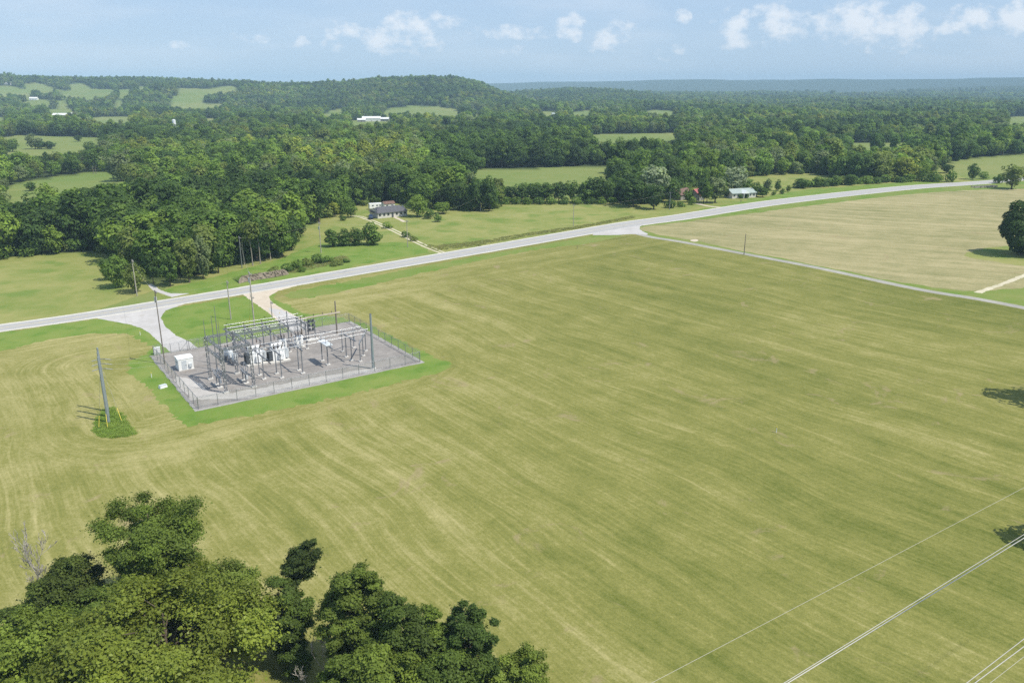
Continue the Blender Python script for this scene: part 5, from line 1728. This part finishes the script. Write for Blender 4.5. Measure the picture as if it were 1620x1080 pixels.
# ------------------------------------------------------------------ houses and farm buildings
def house(name, label, loc, rz, L_, D_, hw_, hr, wall, roof, cat='house', porch=None, wins=4, doors=1, over=.45, chimney=False, hip=0.0):
    """gabled building, long side along local x, front at -y"""
    t = thing(name, label, cat, loc, rz)
    w = MB()
    w.add([(-L_ / 2, -D_ / 2, 0), (L_ / 2, -D_ / 2, 0), (L_ / 2, D_ / 2, 0), (-L_ / 2, D_ / 2, 0), (-L_ / 2, -D_ / 2, hw_), (L_ / 2, -D_ / 2, hw_), (L_ / 2, D_ / 2, hw_), (-L_ / 2, D_ / 2, hw_),
           (-L_ / 2, 0, hw_ + hr * .97), (L_ / 2, 0, hw_ + hr * .97)],
          [(0, 1, 5, 4), (2, 3, 7, 6), (1, 2, 6, 9, 5), (3, 0, 4, 8, 7)])
    w.build('wall', M[wall], t)
    ex, ey = L_ / 2 + over, D_ / 2 + over
    zd = hr * over / (D_ / 2)
    th = .14
    r_ = MB()
    hx = ex - hip
    vs = [(-ex, -ey, hw_ - zd), (ex, -ey, hw_ - zd), (hx, 0, hw_ + hr), (-hx, 0, hw_ + hr), (ex, ey, hw_ - zd), (-ex, ey, hw_ - zd)]
    up_ = [(x, y, z + th) for x, y, z in vs]
    fs = [(0, 1, 2, 3), (4, 5, 3, 2)] + ([(1, 4, 2), (5, 0, 3)] if hip else [])
    r_.add(up_, fs)
    r_.add(vs, [f_[::-1] for f_ in fs])
    ed = [(0, 1), (1, 2), (2, 4), (4, 5), (5, 3), (3, 0)] if not hip else [(0, 1), (1, 4), (4, 5), (5, 0)]
    for a, b in ed: r_.add([vs[a], vs[b], up_[b], up_[a]], [(0, 1, 2, 3)])
    ro = r_.build('roof', M[roof], t)
    if chimney:
        MB().box((L_ * .18, .6, hw_ + hr * .9 + .4), (.6, .6, 1.1)).build('chimney', M['greywall'], ro)
    n = wins + doors
    for k in range(n):
        x = -L_ / 2 + L_ * (k + .5) / n
        if k == n // 2 and doors:
            d_ = MB().box((x, -D_ / 2 - .03, 1.05), (.95, .06, 2.0)).build('door', M['dgrey'], t)
            MB().box((x + .36, -D_ / 2 - .09, 1.0), (.06, .06, .12)).build('handle', M['steel'], d_)
        else:
            wi = MB().box((x, -D_ / 2 - .02, min(1.55, hw_ * .6)), (1.25, .06, min(1.2, hw_ * .5))).build('window', M['siding'], t)
            MB().box((x, -D_ / 2 - .06, min(1.55, hw_ * .6)), (1.05, .04, min(1.0, hw_ * .4))).build('pane', M['glass'], wi)
    return t


# the long low house above the highway
pf = S(122.0, 179.7); pr = pf + U2 * 14.2
hc = pf + U2 * 7.1 + W2 * 4.1
t = house('ranch_house', 'long low whitewashed house with dark shingled roof above the highway', hc, YANG, 14.4, 8.2, 2.5, 1.9, 'brickw', 'roofd', wins=6, chimney=True, hip=2.4)
pk = S(119.4, 181.5)
t = thing('pickup_truck', 'dark blue pickup truck parked at the left end of the long low house', 'pickup truck', pk, YANG + 1.2)
body = MB().box((0, 0, .75), (5.2, 1.85, .6)).box((.45, 0, 1.05), (1.2, 1.8, .2))
cab = MB().box((.1, 0, 1.38), (1.9, 1.7, .7), 0, .82)
bd = body.build('body', M['bluecar'], t)
c_ = cab.build('cab', M['bluecar'], t)
MB().box((.1, 0, 1.42), (1.55, 1.62, .42), 0, .9).build('window', M['glass'], c_)
MB().box((-1.75, 0, 1.08), (1.6, 1.5, .06)).build('truck_bed', M['dgrey'], t)
for x in (-1.65, 1.65):
    for y in (-.86, .86):
        w_ = MB().tube([(x, y - .12, .36), (x, y + .12, .36)], .36, 14).build('wheel', M['tyre'], t)
        MB().tube([(x, y - .13, .36), (x, y + .13, .36)], .18, 10).build('rim', M['steel'], w_)
for y in (-.65, .65): MB().box((2.62, y, .82), (.06, .35, .18)).build('headlight', M['siding'], t)
sh = G(619, 331.5)
house('garden_shed', 'small white shed with brown roof behind the long low house', sh + W2 * 3, YANG, 5.4, 3.2, 2.6, .9, 'siding', 'roofb', 'shed', wins=1, doors=1, over=.25)
sh = G(594, 331)
t = thing('camper_trailer', 'white camper trailer at the trees behind the left end of the long low house', 'trailer', sh, YANG - .2)
MB().box((0, 0, 1.65), (6.2, 2.3, 2.2), 0, .96).build('body', M['siding'], t)
MB().box((0, 0, 2.8), (6.0, 2.2, .12)).build('roof', M['white'], t)
for x in (-1.4, .6, 2.0):
    wi = MB().box((x, -1.16, 1.95), (.9, .05, .6)).build('window', M['lgrey'], t)
    MB().box((x, -1.2, 1.95), (.75, .03, .45)).build('pane', M['glass'], wi)
for x in (-.5, .5): MB().tube([(x, -1.2, .36), (x, -.9, .36)], .36, 12).build('wheel', M['tyre'], t)
MB().bar((3.0, 0, .6), (4.2, 0, .55), .1).build('drawbar', M['dsteel'], t)
sh = G(473, 357)
t = thing('boat', 'small pale upturned boat at the wood edge above the lawn', 'boat', sh, .2)
MB().add([(-2.2, -.8, 0), (1.4, -.8, 0), (2.4, 0, .1), (1.4, .8, 0), (-2.2, .8, 0), (-2.0, -.35, .75), (1.2, -.3, .75), (1.9, 0, .6), (1.2, .3, .75), (-2.0, .35, .75)],
         [(0, 1, 6, 5), (1, 2, 7, 6), (2, 3, 8, 7), (3, 4, 9, 8), (4, 0, 5, 9), (5, 6, 7, 8, 9)]).build('hull', M['white'], t)
MB().bar((-2.1, 0, .8), (1.9, 0, .74), .1).build('keel', M['lgrey'], t)

# red roofed house and its long rusty shed
p = G(1101, 316)
house('farmhouse', 'house with a bright red metal roof half hidden by trees at the highway', p, YANG + .35, 7.0, 6.4, 2.9, 2.6, 'greywall', 'roofr', wins=2)
p = G(1076, 314)
house('long_barn', 'long low barn with rusty brown roof left of the red roofed house', p, YANG + .35, 15, 7, 2.8, 2.0, 'greywall', 'roofb', 'barn', wins=0, doors=2)
# white house
p = G(1170, 312)
t = house('cottage', 'low white house with pale roof and front gable behind roadside bushes', p, YANG - .25, 14.5, 7.5, 2.7, 1.8, 'brickw', 'roofg', wins=5)
po = MB()
po.add([(-1.8, -6.0, 2.6), (1.8, -6.0, 2.6), (0, -6.0, 4.1), (-1.8, -1, 2.6), (1.8, -1, 2.6), (0, -1, 4.1)], [(0, 1, 2), (1, 4, 5, 2), (3, 0, 2, 5), (3, 4, 1, 0)])
po.build('porch_gable', M['white'], t)
for x in (-1.6, 1.6): MB().box((x, -5.8, 1.3), (.18, .18, 2.6)).build('porch_post', M['siding'], t)
bx_ = G(1172, 318)
for k, (x, y) in enumerate(((1160, 313.5), (1171, 314), (1181, 313.5))):
    feat('shrub', k, x, y, y - 6.5, 9, 'deep green', ['left clipped bush under the windows of the white house', 'middle clipped bush under the windows of the white house', 'right clipped bush under the windows of the white house'][k], 'shrub')
p = G(1098, 325)
t = thing('mailbox', 'dark mailbox post on the drive of the red roofed house', 'mailbox', p, YANG)
MB().box((0, 0, .55), (.12, .12, 1.1)).build('post', M['dwood'], t)
MB().box((0, 0, 1.22), (.55, .3, .3)).build('box', M['dgrey'], t)
p = G(1172, 321)
t = thing('mailbox', 'dark mailbox post on the lawn before the white house', 'mailbox', p, YANG)
MB().box((0, 0, .55), (.12, .12, 1.1)).build('post', M['dwood'], t)
MB().box((0, 0, 1.22), (.55, .3, .3)).build('box', M['dgrey'], t)


def far_at(px_, py_):
    """where the view through a photo pixel meets the terrain"""
    a, b = (px_ - 810) / F, (540 - py_) / F
    d = np.array([a, CP + b * SP, -SP + b * CP])
    ts = np.geomspace(200, 9000, 3000)
    z = CAMH + d[2] * ts
    hit = np.nonzero(z <= terrain(d[0] * ts, d[1] * ts))[0]
    t_ = ts[hit[0]] if len(hit) else 9000
    x, y = d[0] * t_, d[1] * t_
    return Vector((x, y, float(terrain(x, y)) - .1))


FAR = [(97, 186, .1, 26, 12, 4.5, 3.2, 'barnred', 'roofl', 'long red barn with pale roof in the valley pasture', 'barn'),
       (126, 186, -.2, 22, 13, 5.5, 5.0, 'barnred', 'roofr', 'tall red barn with red roof in the valley pasture', 'barn'),
       (119, 183, .1, 14, 9, 3.5, 2.5, 'siding', 'roofl', 'white shed just behind the tall red barn', 'shed'),
       (588, 192, .1, 30, 14, 5, 3.0, 'siding', 'roofl', 'large white farm building on the clearing below the bright hill field', 'farm building'),
       (572, 193, .2, 13, 9, 3.5, 2.2, 'greywall', 'roofl', 'small pale shed left of the large white farm building', 'shed'),
       (608, 192, -.1, 18, 10, 4, 2.4, 'greywall', 'roofl', 'grey shed right of the large white farm building', 'shed'),
       (50, 129.5, .2, 22, 12, 5, 5, 'brickw', 'roofr', 'small red roofed house on the far left hilltop', 'house'),
       (12, 134, .1, 20, 11, 4, 3, 'siding', 'roofl', 'pale farmhouse on the crest of the far left field', 'house'),
       (493, 178, .1, 16, 10, 4.5, 3, 'siding', 'roofl', 'white house among trees under the wooded knob', 'house'),
       (882, 184, .1, 24, 12, 4, 3, 'siding', 'roofg', 'pale house on the distant bright pasture', 'house'),
       (830, 184, .1, 22, 10, 4, 3, 'brickw', 'roofb', 'brownish barn left of the distant bright pasture', 'barn'),
       (188, 179, .1, 16, 9, 4, 3, 'siding', 'roofg', 'pale green roofed house right of the red barns', 'house'),
       (54, 158.5, .1, 18, 10, 4, 3, 'siding', 'roofl', 'white shed on the bare shoulder of the left hill', 'shed')]
for x, y, rz, L_, D_, h1, h2, wl, rf_, lab, cat in FAR:
    house({'barn': 'barn', 'shed': 'farm_shed', 'house': 'farmhouse', 'farm building': 'farm_building'}[cat], lab, far_at(x, y), rz, L_, D_, h1, h2, wl, rf_, cat, wins=2)
p = far_at(278, 217)
t = thing('silo', 'slim white silo rising out of the woods in the left distance', 'silo', p)
MB().tube([(0, 0, 0), (0, 0, 18.5)], 2.0, 18).build('tower', M['white'], t)
MB().tube([(0, 0, 18.5), (0, 0, 19.4), (0, 0, 20.0)], [2.1, 1.5, .3], 18).build('dome', M['lgrey'], t)

# culvert headwall and planks where the highway leaves the picture
p = G(1552, 297)
t = thing('loading_chute', 'low weathered board chute at the top edge of the hay field', 'board chute', p, YANG - .55)
for s_ in (-1, 1):
    MB().bar((-5, s_ * 1.4, .4), (9, s_ * 1.1, .9), .12, .9).build('side_board', M['wood'], t)
for x in (-5, -1, 3, 7): 
    for s_ in (-1, 1): MB().box((x, s_ * 1.5, .6), (.2, .2, 1.3)).build('post', M['dwood'], t)

# rock cut along the far side of the highway
def rock_bank():
    pts = catmull([G(*p_) for p_ in [(379, 449), (388, 446.5), (405, 443.5), (425, 440.5), (440, 438), (450, 436), (458, 434)]], 10)
    n = len(pts)
    vs, fs = [], []
    m = 10
    for i, p_ in enumerate(pts):
        e = min(1, i / 9, (n - 1 - i) / 9)
        h = 1.8 * e ** .5
        for j in range(m + 4):
            t_ = j / m
            if j <= m:
                o_ = .2 + 1.1 * t_ + .9 * (vnoise(i * 1.9, j * .5, 1.3, 6) - .5) * e
                z = h * t_ + .35 * (vnoise(i * 1.7, j * 2.1, 1.1, 7) - .5) * e
            else:
                o_ = 1.3 + (j - m) * 2.2
                z = h * (1 - (j - m) / 3.6)
            q = p_ + W2 * float(o_)
            vs.append((q.x, q.y, float(max(z, -.1 if j in (0, m + 3) else .02))))
    w_ = m + 4
    for i in range(n - 1):
        for j in range(w_ - 1): fs.append((i * w_ + j, (i + 1) * w_ + j, (i + 1) * w_ + j + 1, i * w_ + j + 1))
    mb = MB()
    mb.add(vs, fs)
    o = mb.build('rock_bank', [M['rock'], M['verge']])
    o.data.polygons.foreach_set('material_index', [1 if (k % (w_ - 1)) >= m else 0 for k in range(len(fs))])
    tag(o, 'low cut bank of broken grey rock along the far side of the highway', 'rock bank', kind='structure')


rock_bank()
# ------------------------------------------------------------------ haze
def make_haze():
    me = bpy.data.meshes.new('haze')
    x, y0, y1, z0, z1 = 11500, -1200, 11800, -2, 205
    me.from_pydata([(-x, y0, z0), (x, y0, z0), (x, y1, z0), (-x, y1, z0), (-x, y0, z1), (x, y0, z1), (x, y1, z1), (-x, y1, z1)], [],
                   [(3, 2, 1, 0), (4, 5, 6, 7), (0, 1, 5, 4), (1, 2, 6, 5), (2, 3, 7, 6), (3, 0, 4, 7)])
    m_, k = new_mat('summer_haze')
    v = k.n('ShaderNodeVolumePrincipled', {'Color': (.56, .81, 1.0, 1), 'Density': HAZE, 'Anisotropy': -.2})
    k.n('ShaderNodeOutputMaterial', {'Volume': v.outputs[0]})
    me.materials.append(m_)
    o = bpy.data.objects.new('haze', me)
    COL.objects.link(o)
    tag(o, 'pale blue summer haze thickening towards the far hills', 'haze', kind='stuff')


HAZE = 1.3e-4
make_haze()
